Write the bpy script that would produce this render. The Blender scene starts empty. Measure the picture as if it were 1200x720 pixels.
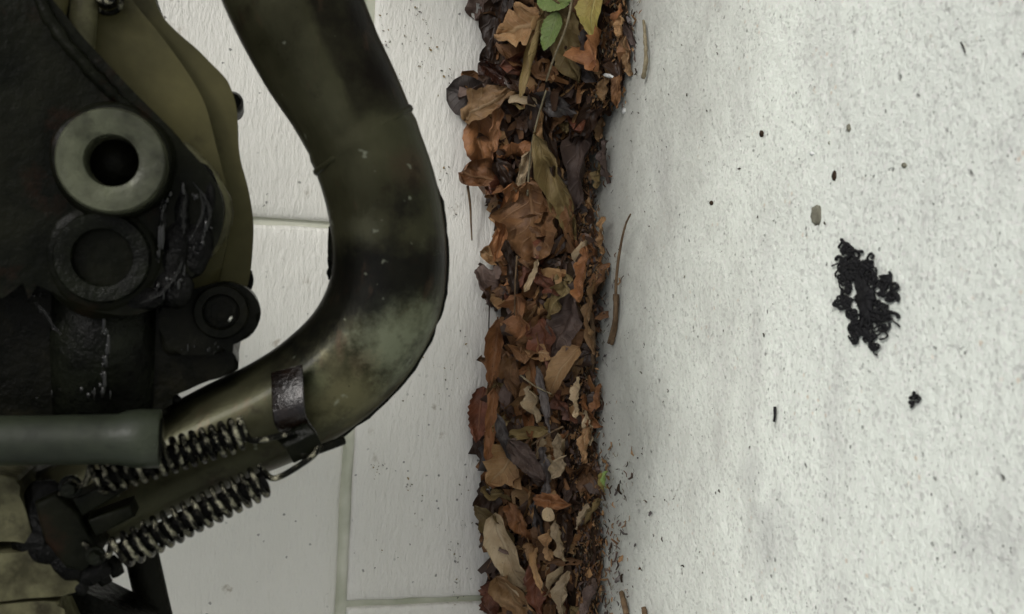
import bpy, bmesh, math, random
from mathutils import Vector, Matrix, noise
random.seed(7)
S = bpy.context.scene
COL = S.collection
R = math.radians

# ------------------------------------------------------------------ camera
# X runs along the wall, Y into the wall (wall face at y = 0), Z up.
PITCH, YAW, ROLL = R(15.0), R(2.5), R(2.4)
CAM = Vector((0.0, -0.75, 0.2495))
FPX = 1152.0                                   # focal length in pixels of the 1200 px wide photo
FWD = Vector((-math.sin(YAW)*math.cos(PITCH), math.cos(YAW)*math.cos(PITCH), -math.sin(PITCH)))
HX = Vector((math.cos(YAW), math.sin(YAW), 0))
DN = FWD.cross(HX)                             # image-down of an upright camera
if DN.z > 0: DN = -DN
UP = (HX*math.cos(ROLL) - DN*math.sin(ROLL)).normalized()      # the phone was held on its side
RT = (HX*math.sin(ROLL) + DN*math.cos(ROLL)).normalized()
cam = bpy.data.cameras.new('camera')
cam.sensor_width = 36; cam.lens = 36*FPX/1200
cam.clip_start = 0.01; cam.clip_end = 500
cam.dof.use_dof = True; cam.dof.focus_distance = 0.72; cam.dof.aperture_fstop = 20
camo = bpy.data.objects.new('camera', cam); COL.objects.link(camo)
camo.matrix_world = Matrix(((RT.x, UP.x, -FWD.x, CAM.x), (RT.y, UP.y, -FWD.y, CAM.y), (RT.z, UP.z, -FWD.z, CAM.z), (0, 0, 0, 1)))
S.camera = camo

# ------------------------------------------------------------------ sky, sun, exposure
SUN_TO = Vector((0.46, -0.58, 0.66)).normalized()     # towards the light
w = bpy.data.worlds.new('World'); S.world = w; w.use_nodes = True
wn = w.node_tree
bg = wn.nodes['Background']
sky = wn.nodes.new('ShaderNodeTexSky'); sky.sky_type = 'NISHITA'; sky.sun_disc = False
sky.sun_elevation = math.asin(SUN_TO.z); sky.sun_rotation = math.atan2(SUN_TO.x, SUN_TO.y)
sky.dust_density = 4; sky.ozone_density = 0.6
hs = wn.nodes.new('ShaderNodeHueSaturation'); hs.inputs['Saturation'].default_value = 0.25
wn.links.new(sky.outputs[0], hs.inputs['Color']); wn.links.new(hs.outputs[0], bg.inputs['Color'])
bg.inputs['Strength'].default_value = 0.105
sl = bpy.data.lights.new('sun', 'SUN'); sl.energy = 1.0; sl.angle = R(11); sl.color = (1, 0.98, 0.95)
so = bpy.data.objects.new('sun', sl); COL.objects.link(so)
so.rotation_euler = SUN_TO.to_track_quat('Z', 'Y').to_euler()
S.view_settings.view_transform = 'Standard'; S.view_settings.look = 'None'
S.view_settings.gamma = 1; S.view_settings.exposure = 0.28
S.render.engine = 'CYCLES'

# ------------------------------------------------------------------ pixel rays into the place
def ray(px, py): return FWD + RT*((px-600)/FPX) + UP*((360-py)/FPX)
def onY(px, py, y):
    d = ray(px, py); return CAM + d*((y-CAM.y)/d.y)
def onZ(px, py, z=0.0):
    d = ray(px, py); return CAM + d*((z-CAM.z)/d.z)
def interp(tab, t):
    if t <= tab[0][0]: return tab[0][1]
    for (a, va), (b, vb) in zip(tab, tab[1:]):
        if t <= b: return va + (vb-va)*(t-a)/(b-a)
    return tab[-1][1]

# ------------------------------------------------------------------ material helpers
class NT:
    def __init__(s, name):
        s.m = bpy.data.materials.new(name); s.m.use_nodes = True
        s.t = s.m.node_tree; s.b = s.t.nodes['Principled BSDF']
    def n(s, typ, **kw):
        nd = s.t.nodes.new(typ)
        for k, v in kw.items():
            if k in nd.inputs.keys(): nd.inputs[k].default_value = v
            else: setattr(nd, k, v)
        return nd
    def l(s, a, b): s.t.links.new(a, b)
    def coord(s, scale=(1, 1, 1), kind='Object', rot=(0, 0, 0)):
        c = s.n('ShaderNodeTexCoord'); mp = s.n('ShaderNodeMapping')
        mp.inputs['Scale'].default_value = scale; mp.inputs['Rotation'].default_value = rot
        s.l(c.outputs[kind], mp.inputs[0]); return mp.outputs[0]
    def noise(s, vec, scale, detail=4, rough=0.55):
        nd = s.n('ShaderNodeTexNoise'); nd.inputs['Scale'].default_value = scale
        nd.inputs['Detail'].default_value = detail; nd.inputs['Roughness'].default_value = rough
        s.l(vec, nd.inputs['Vector']); return nd.outputs['Fac']
    def voro(s, vec, scale, feature='F1'):
        nd = s.n('ShaderNodeTexVoronoi'); nd.feature = feature; nd.inputs['Scale'].default_value = scale
        s.l(vec, nd.inputs['Vector']); return nd
    def ramp(s, fac, stops, interp='LINEAR'):
        nd = s.n('ShaderNodeValToRGB'); cr = nd.color_ramp; cr.interpolation = interp
        while len(cr.elements) < len(stops): cr.elements.new(0.5)
        for e, (p, c) in zip(cr.elements, stops):
            e.position = p; e.color = (c, c, c, 1) if isinstance(c, (int, float)) else (*c, 1)
        s.l(fac, nd.inputs[0]); return nd.outputs[0]
    def mix(s, fac, a, b, mode='MIX'):
        nd = s.n('ShaderNodeMix'); nd.data_type = 'RGBA'; nd.blend_type = mode
        for sock, v in ((nd.inputs[0], fac), (nd.inputs[6], a), (nd.inputs[7], b)):
            if hasattr(v, 'is_output'): s.l(v, sock)
            elif isinstance(v, (int, float)): sock.default_value = v if sock is nd.inputs[0] else (v, v, v, 1)
            else: sock.default_value = (*v, 1)
        return nd.outputs[2]
    def n_sep(s, col, k=0):
        nd = s.n('ShaderNodeSeparateColor'); s.l(col, nd.inputs[0]); return nd.outputs[k]
    def spot(s, g, c, r, soft=0.5):
        vm = s.n('ShaderNodeVectorMath', operation='DISTANCE'); s.l(g, vm.inputs[0]); vm.inputs[1].default_value = c
        d = s.math('ADD', s.math('DIVIDE', vm.outputs['Value'], r), s.math('MULTIPLY_ADD', s.noise(g, 70, 7, 0.75), 2.2, -1.1))
        return s.ramp(d, [(1-soft, 1), (1.0, 0)])
    def math(s, op, a, b=0.0, c=0.0):
        nd = s.n('ShaderNodeMath'); nd.operation = op
        for i, v in enumerate((a, b, c)):
            if hasattr(v, 'is_output'): s.l(v, nd.inputs[i])
            else: nd.inputs[i].default_value = v
        return nd.outputs[0]
    def base(s, v):
        if hasattr(v, 'is_output'): s.l(v, s.b.inputs['Base Color'])
        else: s.b.inputs['Base Color'].default_value = (*v, 1)
    def rough(s, v):
        if hasattr(v, 'is_output'): s.l(v, s.b.inputs['Roughness'])
        else: s.b.inputs['Roughness'].default_value = v
    def set(s, **kw):
        for k, v in kw.items(): s.b.inputs[k.replace('_', ' ')].default_value = v
    def bump(s, h, strength=0.5, dist=0.001, prev=None):
        nd = s.n('ShaderNodeBump'); nd.inputs['Strength'].default_value = strength; nd.inputs['Distance'].default_value = dist
        s.l(h, nd.inputs['Height'])
        if prev: s.l(prev, nd.inputs['Normal'])
        s.l(nd.outputs[0], s.b.inputs['Normal']); return nd.outputs[0]

def mat_paint(name, tint):
    m = NT(name); g = m.coord(kind='Object')
    st = m.coord((110, 200, 330)); st2 = m.coord((45, 100, 150))
    a = m.noise(st, 1.0, 5, 0.6); b = m.noise(st2, 1.0, 3); big = m.noise(g, 9, 3)
    col = m.mix(m.ramp(big, [(0.3, 0.0), (0.75, 1.0)]), tint, tuple(c*0.92 for c in tint))
    col = m.mix(m.ramp(a, [(0.28, 0.13), (0.42, 0)]), col, (0.45, 0.44, 0.40))
    # small dark flecks and brownish smears of dirt, where a slow noise allows them
    v = m.voro(g, 95); vd = m.math('ADD', v.outputs['Distance'], m.math('MULTIPLY', m.noise(g, 420, 2), 0.30))
    sp = m.ramp(vd, [(0.215, 1), (0.262, 0)]); gate = m.ramp(m.noise(g, 14, 2), [(0.42, 0), (0.58, 1)])
    col = m.mix(m.math('MULTIPLY', m.math('MULTIPLY', sp, gate), 0.8), col, (0.10, 0.10, 0.09))
    v2 = m.voro(g, 31); vd2 = m.math('ADD', v2.outputs['Distance'], m.math('MULTIPLY', m.noise(g, 260, 3), 0.35))
    sm = m.ramp(vd2, [(0.21, 1), (0.30, 0)]); gate2 = m.ramp(m.noise(g, 22, 2), [(0.46, 0), (0.56, 1)])
    col = m.mix(m.math('MULTIPLY', m.math('MULTIPLY', sm, gate2), 0.55), col, (0.24, 0.19, 0.12))
    oi = m.n('ShaderNodeObjectInfo'); hsn = m.n('ShaderNodeHueSaturation'); m.l(col, hsn.inputs['Color'])
    m.l(m.math('MULTIPLY_ADD', oi.outputs['Random'], 0.07, 0.95), hsn.inputs['Value'])
    m.base(hsn.outputs[0]); m.rough(0.55)
    c = m.noise(m.coord((300, 300, 620)), 1.0, 4, 0.6); n = m.bump(a, 0.7, 0.0017); n = m.bump(b, 0.40, 0.0026, n); n = m.bump(c, 0.5, 0.0007, n)
    return m.m

def mat_mortar():
    m = NT('painted mortar'); g = m.coord()
    a = m.noise(m.coord((60, 200, 200)), 1, 4); b = m.noise(g, 20, 4)
    m.base(m.mix(m.ramp(b, [(0.4, 0), (0.68, 1)]), (0.58, 0.585, 0.50), (0.34, 0.36, 0.27))); m.rough(0.6)
    m.bump(a, 0.3, 0.001); return m.m

def mat_concrete():
    m = NT('worn concrete'); g = m.coord()
    fine = m.noise(g, 520, 6, 0.7); a = m.noise(m.coord((300, 230, 300)), 1, 6, 0.68); mid = m.noise(g, 75, 5, 0.65); big = m.noise(g, 5, 4)
    col = m.mix(m.ramp(big, [(0.35, 0), (0.7, 1)]), (0.785, 0.83, 0.755), (0.71, 0.745, 0.685))
    cell = m.voro(g, 620)                            # single grains of sand and cement paste
    col = m.mix(m.ramp(m.n_sep(cell.outputs['Color']), [(0.06, 0.42), (0.2, 0.0)]), col, (0.36, 0.355, 0.34))
    col = m.mix(m.ramp(m.n_sep(cell.outputs['Color'], 1), [(0.80, 0.0), (0.97, 0.55)]), col, (0.82, 0.82, 0.78))
    col = m.mix(m.ramp(a, [(0.28, 0.35), (0.38, 0)]), col, (0.36, 0.36, 0.34))
    col = m.mix(m.ramp(fine, [(0.28, 0.35), (0.38, 0)]), col, (0.30, 0.30, 0.29))
    pits = None
    for sc, th, sd in ((60, 0.19, 0.85), (125, 0.23, 0.8), (240, 0.25, 0.75), (430, 0.27, 0.6)):
        v = m.voro(g, sc); d = m.math('ADD', v.outputs['Distance'], m.math('MULTIPLY', m.noise(g, sc*4.5, 2), 0.32))
        gate = m.ramp(m.noise(g, sc*0.30, 2), [(0.50, 0), (0.62, 1)])
        sp = m.math('MULTIPLY', m.ramp(d, [(th, 1), (th+0.06, 0)]), gate)
        col = m.mix(m.math('MULTIPLY', sp, sd), col, (0.15, 0.145, 0.135))
        pits = sp if pits is None else m.math('MAXIMUM', pits, sp)
    v = m.voro(g, 150); d = m.math('ADD', v.outputs['Distance'], m.math('MULTIPLY', m.noise(g, 700, 2), 0.3))
    gate = m.ramp(m.noise(g, 24, 2), [(0.50, 0), (0.62, 1)])
    col = m.mix(m.math('MULTIPLY', m.math('MULTIPLY', m.ramp(d, [(0.24, 1), (0.34, 0)]), gate), 0.55), col, (0.60, 0.45, 0.32))
    rub = m.ramp(m.noise(m.coord((8, 22, 1)), 1, 4, 0.6), [(0.52, 0), (0.72, 0.42)])
    col = m.mix(rub, col, (0.42, 0.41, 0.40))
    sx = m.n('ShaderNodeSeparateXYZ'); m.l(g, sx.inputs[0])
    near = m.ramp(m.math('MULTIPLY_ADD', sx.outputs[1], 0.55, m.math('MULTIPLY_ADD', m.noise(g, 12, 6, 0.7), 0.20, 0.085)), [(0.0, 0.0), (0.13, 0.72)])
    col = m.mix(near, col, (0.36, 0.36, 0.33))       # dust, with the dimmer light towards the wall painted in
    for x, y, r, k in ((903, 630, .030, .5), (880, 560, .018, .35), (770, 190, .03, .25), (1150, 640, .02, .3)):
        col = m.mix(m.math('MULTIPLY', m.spot(g, onZ(x, y), r, .9), k), col, (0.38, 0.38, 0.37))
    m.base(col); m.rough(0.8); m.b.inputs['Specular IOR Level'].default_value = 0.3
    n = m.bump(mid, 0.6, 0.0032); n = m.bump(a, 0.45, 0.0015, n); n = m.bump(fine, 0.5, 0.0007, n)
    n = m.bump(m.math('SUBTRACT', 1.0, pits), 0.8, 0.0014, n)
    return m.m

def mat_metal(name, c1, c2, rough=0.4, metal=0.3, scale=60, bump=0.3, rust=None, amt=0.5, spec=0.5, coat=0.0, bdist=0.0008, lo=0.36, hi=0.64):
    m = NT(name); g = m.coord()
    a = m.noise(g, scale, 5, 0.6); b = m.noise(g, scale*5, 4, 0.6)
    col = m.mix(m.ramp(a, [(lo, 0), (hi, 1)]), c1, c2)
    if rust:
        r = m.noise(m.coord((1, 1, 1), rot=(1, .5, .2)), scale*0.8, 5, 0.7)
        col = m.mix(m.ramp(r, [(0.55, 0), (0.72, amt)]), col, rust)
    m.base(col); m.rough(m.ramp(a, [(0.3, max(0.05, rough-0.12)), (0.7, min(1, rough+0.15))]))
    m.set(Metallic=metal); m.b.inputs['Specular IOR Level'].default_value = spec
    if coat: m.b.inputs['Coat Weight'].default_value = coat; m.b.inputs['Coat Roughness'].default_value = 0.12
    m.bump(b, bump, bdist); return m.m

def mat_pipe():
    m = NT('sooty header steel'); g = m.coord()
    a = m.noise(g, 26, 5, 0.6); b = m.noise(m.coord((40, 120, 120)), 1, 5, 0.6); c = m.noise(m.coord(rot=(.4, 1, .3)), 38, 5, 0.68)
    col = m.mix(m.ramp(a, [(0.38, 0), (0.62, 1)]), (0.020, 0.0195, 0.0105), (0.036, 0.0355, 0.020))
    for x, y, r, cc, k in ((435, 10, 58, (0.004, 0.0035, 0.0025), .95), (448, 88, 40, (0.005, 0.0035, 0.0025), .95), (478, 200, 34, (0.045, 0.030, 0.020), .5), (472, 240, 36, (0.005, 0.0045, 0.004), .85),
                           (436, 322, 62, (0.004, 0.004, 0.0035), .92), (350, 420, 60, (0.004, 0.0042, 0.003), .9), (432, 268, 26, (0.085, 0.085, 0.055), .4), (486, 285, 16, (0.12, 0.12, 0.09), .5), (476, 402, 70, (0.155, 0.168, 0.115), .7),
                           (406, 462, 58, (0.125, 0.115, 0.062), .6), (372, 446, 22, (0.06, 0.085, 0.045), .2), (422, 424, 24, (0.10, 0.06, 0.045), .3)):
        ctr = onY(x, y, -0.338); col = m.mix(m.math('MULTIPLY', m.spot(g, ctr, r*0.000365, 0.75), k), col, cc)  # soot marks, plus the lower bend's pale and dark reflections painted as spots
    # burnt-on soot with a hard edge along one side of the upper pipe
    def half(a_, b_, wd):
        n_ = (b_-a_).normalized(); vm = m.n('ShaderNodeVectorMath', operation='DOT_PRODUCT'); m.l(g, vm.inputs[0]); vm.inputs[1].default_value = n_
        d_ = m.math('ADD', m.math('DIVIDE', m.math('SUBTRACT', vm.outputs['Value'], a_.dot(n_)), wd), m.math('MULTIPLY_ADD', m.noise(g, 120, 6, .7), 2.4, -1.2))
        return m.ramp(d_, [(0.0, 0), (1.0, 1)])
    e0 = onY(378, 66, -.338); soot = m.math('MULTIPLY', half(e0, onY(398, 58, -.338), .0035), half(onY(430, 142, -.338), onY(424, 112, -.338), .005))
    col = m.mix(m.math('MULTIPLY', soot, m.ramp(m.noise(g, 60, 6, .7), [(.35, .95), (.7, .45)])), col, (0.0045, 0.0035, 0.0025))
    band = m.math('MULTIPLY', half(onY(440, 275, -.338), onY(440, 305, -.338), .009), half(onY(440, 385, -.338), onY(425, 350, -.338), .010))  # dark reflection across the bend, painted into the colour
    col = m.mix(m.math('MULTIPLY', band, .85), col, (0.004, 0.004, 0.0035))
    col = m.mix(m.ramp(c, [(0.55, 0), (0.66, 0.7)]), col, (0.010, 0.007, 0.005))
    col = m.mix(m.ramp(b, [(0.60, 0), (0.8, 0.5)]), col, (0.06, 0.034, 0.022))
    col = m.mix(m.ramp(m.noise(g, 130, 2), [(0.70, 0), (0.76, 0.5)]), col, (0.20, 0.21, 0.16))
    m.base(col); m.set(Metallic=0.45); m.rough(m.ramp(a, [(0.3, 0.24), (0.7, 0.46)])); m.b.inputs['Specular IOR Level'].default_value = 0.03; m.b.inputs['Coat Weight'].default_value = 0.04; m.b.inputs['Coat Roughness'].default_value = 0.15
    sc = m.noise(m.coord((90, 700, 250), rot=(0, .5, 0)), 1, 4, .6); n = m.bump(sc, 0.25, 0.0004)
    m.bump(b, 0.3, 0.0010, n); return m.m

LEAF = {}
def mat_leaf(key, c, c2, vein, rough=0.6, sheen=0.0):
    m = NT('leaf ' + key)
    uv = m.n('ShaderNodeTexCoord'); sp = m.n('ShaderNodeSeparateXYZ'); m.l(uv.outputs['UV'], sp.inputs[0])
    v = m.math('ABSOLUTE', m.math('MULTIPLY_ADD', sp.outputs[1], 2.0, -1.0))
    mid = m.ramp(v, [(0.03, 1), (0.09, 0)])
    f = m.math('FRACT', m.math('MULTIPLY', m.math('SUBTRACT', sp.outputs[0], m.math('MULTIPLY', v, 0.22)), 8.0))
    side = m.ramp(m.math('ABSOLUTE', m.math('SUBTRACT', f, 0.5)), [(0.0, 1), (0.10, 0)])
    vn = m.math('MAXIMUM', mid, m.math('MULTIPLY', side, 0.6))
    g = m.coord(); oi = m.n('ShaderNodeObjectInfo')
    off = m.n('ShaderNodeVectorMath', operation='ADD'); m.l(g, off.inputs[0]); m.l(oi.outputs['Location'], off.inputs[1])
    a = m.noise(off.outputs[0], 70, 5, 0.65); b = m.noise(off.outputs[0], 420, 3)
    col = m.mix(m.ramp(a, [(0.36, 0), (0.66, 1)]), c, c2)
    col = m.mix(m.math('MULTIPLY', vn, 0.62), col, vein)
    col = m.mix(m.ramp(b, [(0.62, 0), (0.72, 0.6)]), col, tuple(x*0.35 for x in c))
    hsn = m.n('ShaderNodeHueSaturation'); m.l(col, hsn.inputs['Color'])
    m.l(m.math('MULTIPLY_ADD', oi.outputs['Random'], 0.66, 0.56), hsn.inputs['Value'])
    hsn.inputs['Saturation'].default_value = 1.0; m.base(hsn.outputs[0]); m.rough(rough); m.b.inputs['Specular IOR Level'].default_value = 0.35
    m.bump(m.math('ADD', m.math('MULTIPLY', vn, 0.6), m.noise(off.outputs[0], 200, 3)), 0.6, 0.0014)
    LEAF[key] = m.m
mat_leaf('tan', (0.330, 0.200, 0.092), (0.215, 0.115, 0.048), (0.38, 0.27, 0.15))
mat_leaf('pale', (0.460, 0.360, 0.230), (0.330, 0.235, 0.130), (0.52, 0.42, 0.28))
mat_leaf('brown', (0.195, 0.096, 0.038), (0.110, 0.050, 0.020), (0.27, 0.15, 0.07))
mat_leaf('dark', (0.048, 0.026, 0.015), (0.030, 0.016, 0.010), (0.075, 0.042, 0.024), 0.45)
mat_leaf('orange', (0.300, 0.135, 0.052), (0.180, 0.074, 0.028), (0.33, 0.18, 0.09))
mat_leaf('rust', (0.165, 0.058, 0.030), (0.085, 0.032, 0.018), (0.22, 0.10, 0.05), 0.5)
mat_leaf('mauve', (0.130, 0.088, 0.070), (0.082, 0.054, 0.045), (0.17, 0.12, 0.10))
mat_leaf('grey', (0.100, 0.085, 0.078), (0.060, 0.050, 0.048), (0.13, 0.11, 0.10), 0.4)
mat_leaf('olive', (0.230, 0.170, 0.070), (0.170, 0.115, 0.045), (0.30, 0.23, 0.10))
mat_leaf('yellow', (0.310, 0.260, 0.070), (0.230, 0.165, 0.050), (0.36, 0.32, 0.12))
mat_leaf('green', (0.160, 0.240, 0.060), (0.200, 0.260, 0.080), (0.30, 0.36, 0.16), 0.4)
mat_leaf('glossy', (0.055, 0.022, 0.013), (0.035, 0.014, 0.010), (0.07, 0.03, 0.02), 0.16)

M = dict(
    block=mat_paint('white brushed paint', (0.765, 0.755, 0.705)), mortar=mat_mortar(), concrete=mat_concrete(), pipe=mat_pipe(),
    olive=mat_metal('stained olive casting', (0.066, 0.059, 0.024), (0.036, 0.033, 0.014), 0.5, 0.0, 20, 0.35, (0.006, 0.0055, 0.0035), 0.9, 0.10),
    olive2=mat_metal('paler olive casting', (0.092, 0.087, 0.048), (0.026, 0.024, 0.012), 0.45, 0.0, 80, 0.6, (0.008, 0.006, 0.003), 0.85, 0.12),
    black=mat_metal('oily black grime', (0.0015, 0.0017, 0.0011), (0.0048, 0.0048, 0.0032), 0.30, 0.0, 60, 0.9, (0.010, 0.009, 0.005), 0.6, 0.05),
    wet=mat_metal('wet black oil', (0.0008, 0.0008, 0.0006), (0.002, 0.002, 0.0015), 0.10, 0.0, 100, 1.0, None, 0, 0.08, bdist=0.0012),
    bracket=mat_metal('grimy bracket iron', (0.0020, 0.0024, 0.0013), (0.0058, 0.0062, 0.0034), 0.36, 0.0, 45, 0.8, (0.018, 0.007, 0.004), 0.5, 0.05),
    ring=mat_metal('dull grey collar', (0.075, 0.080, 0.052), (0.018, 0.019, 0.0115), 0.32, 0.15, 42, 0.6, (0.006, 0.0055, 0.003), 0.95, 0.2),
    ring2=mat_metal('oily collar', (0.0065, 0.0075, 0.0045), (0.002, 0.0022, 0.0015), 0.12, 0.0, 80, 0.9, None, 0, 0.07, bdist=0.0012),
    spring=mat_metal('oily spring wire', (0.003, 0.003, 0.002), (0.21, 0.20, 0.145), 0.14, 0.9, 260, 0.9, lo=0.47, hi=0.62),  # pale mottling on black wire imitates its glints
    gloss=mat_metal('glossy glint ridge', (0.001, 0.001, 0.0008), (0.003, 0.003, 0.002), 0.05, 0.0, 250, 1.0, None, 0, 0.5, 0.0, bdist=0.002),
    bead=mat_metal('glint beads', (0.0015, 0.0015, 0.001), (0.003, 0.003, 0.002), 0.13, 0.0, 50, 0.0, None, 0, 0.42),
    hose=mat_metal('grey green rubber', (0.026, 0.031, 0.020), (0.011, 0.0135, 0.0085), 0.38, 0.0, 35, 0.35, (0.005, 0.006, 0.004), 0.75, 0.22),
    tab=mat_metal('rusty brown tab', (0.009, 0.005, 0.003), (0.003, 0.002, 0.0015), 0.14, 0.3, 90, 0.6),
    steel=mat_metal('bright bolt steel', (0.40, 0.40, 0.36), (0.22, 0.22, 0.19), 0.25, 0.8, 200, 0.3),
    tar=mat_metal('black tar', (0.006, 0.006, 0.007), (0.012, 0.012, 0.013), 0.6, 0.0, 300, 0.6, None, 0, 0.2),
    soil=mat_metal('dark leaf mould', (0.022, 0.014, 0.008), (0.045, 0.029, 0.018), 0.9, 0.0, 150, 1.0, None, 0, 0.15),
    twig=mat_metal('dry twig bark', (0.170, 0.115, 0.065), (0.090, 0.058, 0.034), 0.8, 0.0, 150, 0.8, None, 0, 0.2),
    wood=mat_metal('weathered wood sliver', (0.26, 0.225, 0.15), (0.15, 0.125, 0.075), 0.8, 0.0, 150, 0.8, (0.05, 0.05, 0.02), 0.7, 0.2),
    chip=mat_metal('pale stone chip', (0.70, 0.72, 0.70), (0.55, 0.56, 0.54), 0.6, 0.0, 150, 0.6),
    stone=mat_metal('olive stained pebble', (0.20, 0.195, 0.145), (0.13, 0.125, 0.09), 0.8, 0.0, 300, 0.8),
)

# ------------------------------------------------------------------ object helpers
def link(name, me, m=None, parent=None, smooth=True):
    o = bpy.data.objects.new(name, me); COL.objects.link(o)
    if m and not me.materials: me.materials.append(m)
    if parent: o.parent = parent
    return o
def from_bm(name, bm, m, parent=None, smooth=True, angle=None):
    bmesh.ops.recalc_face_normals(bm, faces=bm.faces)
    me = bpy.data.meshes.new(name); bm.to_mesh(me); bm.free()
    if smooth:
        me.shade_smooth()
        if angle: me.set_sharp_from_angle(angle=R(angle))
    o = link(name, me, m)
    if parent:
        o.parent = parent; o.matrix_parent_inverse = pinv(parent)
    return o
def pinv(p):
    mtx = Matrix.Translation(p.location) if p.parent is None else Matrix.Translation(p.parent.location)
    return mtx.inverted() if p.parent is None else Matrix.Identity(4)
def tag(o, label, cat, group=None, kind=None):
    o['label'] = label; o['category'] = cat
    if group: o['group'] = group
    if kind: o['kind'] = kind
    return o
def empty(name, loc):
    o = bpy.data.objects.new(name, None); COL.objects.link(o); o.location = loc; o.empty_display_size = 0.02; return o

def catmull(pts, n):
    P = [Vector(p) for p in pts]; P = [P[0]*2-P[1]] + P + [P[-1]*2-P[-2]]; out = []
    for i in range(1, len(P)-2):
        for k in range(n):
            t = k/n; a, b, c, d = P[i-1:i+3]
            out.append(0.5*((2*b) + (c-a)*t + (2*a-5*b+4*c-d)*t*t + (3*b-a-3*c+d)*t**3))
    out.append(P[-2]); return out
def add_tube(bm, pts, radii, seg=10, cap=True, wob=0.0):
    n = len(pts)
    if not hasattr(radii, '__len__'): radii = [radii]*n
    T = [(pts[min(i+1, n-1)]-pts[max(i-1, 0)]).normalized() for i in range(n)]
    ref = Vector((0, 0, 1)) if abs(T[0].z) < 0.9 else Vector((1, 0, 0))
    N = (ref - T[0]*ref.dot(T[0])).normalized(); rings = []
    for i in range(n):
        N = (N - T[i]*N.dot(T[i])).normalized(); B = T[i].cross(N); ring = []
        for k in range(seg):
            a = 2*math.pi*k/seg; r = radii[i]
            d = N*math.cos(a)+B*math.sin(a)
            if wob: r *= 1 + wob*noise.noise((pts[i]+d*r)*400)
            ring.append(bm.verts.new(pts[i] + d*r))
        rings.append(ring)
    for a, b in zip(rings, rings[1:]):
        for k in range(seg): bm.faces.new((a[k], a[(k+1) % seg], b[(k+1) % seg], b[k]))
    if cap:
        bm.faces.new(rings[0][::-1]); bm.faces.new(rings[-1])
    return rings
def add_lathe(bm, c, axis, prof, seg=40, jitter=0.0):
    """prof: list of (radius, distance along axis)"""
    axis = axis.normalized(); u = axis.cross(Vector((0, 0, 1)))
    u = u.normalized() if u.length > 0.01 else Vector((1, 0, 0)); v = axis.cross(u); rings = []
    for r, h in prof:
        if r < 1e-6: rings.append([bm.verts.new(c + axis*h)]); continue
        rings.append([bm.verts.new(c + axis*h + (u*math.cos(2*math.pi*k/seg)+v*math.sin(2*math.pi*k/seg))*r*(1+jitter*random.uniform(-1, 1))) for k in range(seg)])
    for a, b in zip(rings, rings[1:]):
        for k in range(seg):
            k2 = (k+1) % seg
            if len(a) == 1: bm.faces.new((a[0], b[k], b[k2]))
            elif len(b) == 1: bm.faces.new((a[k], a[k2], b[0]))
            else: bm.faces.new((a[k], a[k2], b[k2], b[k]))
def plate(name, poly, y0, y1, m, parent, bev=0.003, smoothpoly=True, rough=0.0, seg=3):
    """a casting: an outline on the plane y0, carried back to y1, its edge rounded"""
    pts = [onY(x, y, y0) for x, y in poly]
    if smoothpoly:
        pts2 = catmull(pts + [pts[0]], 4)[:-1]
    else: pts2 = pts
    bm = bmesh.new()
    f = [bm.verts.new(p) for p in pts2]; b = [bm.verts.new(p + Vector((0, y1-y0, 0))) for p in pts2]
    ff = bm.faces.new(f); n = len(f)
    for i in range(n): bm.faces.new((f[i], b[i], b[(i+1) % n], f[(i+1) % n]))
    bm.faces.new(b[::-1])
    bmesh.ops.bevel(bm, geom=[e for e in ff.edges], offset=bev, segments=seg, profile=0.5, affect='EDGES', clamp_overlap=True)
    if rough:
        bmesh.ops.triangulate(bm, faces=[q for q in bm.faces if len(q.verts) > 4])
        bmesh.ops.subdivide_edges(bm, edges=[e for e in bm.edges if e.calc_length() > 0.008], cuts=3, use_grid_fill=True)
        for v in bm.verts: v.co += Vector(noise.noise_vector(v.co*60))*rough
    return from_bm(name, bm, m, parent, True, 40)

# ------------------------------------------------------------------ ground
bm = bmesh.new()
def grid(bm, xs, ys, z):
    vs = [[bm.verts.new((x, y, z)) for x in xs] for y in ys]
    for j in range(len(ys)-1):
        for i in range(len(xs)-1): bm.faces.new((vs[j][i], vs[j][i+1], vs[j+1][i+1], vs[j+1][i]))
grid(bm, [-60, -6, -1.5, -0.5, 0, 0.5, 1.5, 6, 60], [-60, -6, -1.5, -0.7, -0.4, -0.2, 0.05, 6, 60], 0.0)
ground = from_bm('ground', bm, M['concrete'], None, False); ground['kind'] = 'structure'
ground['label'] = 'pale pitted concrete floor'

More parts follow.
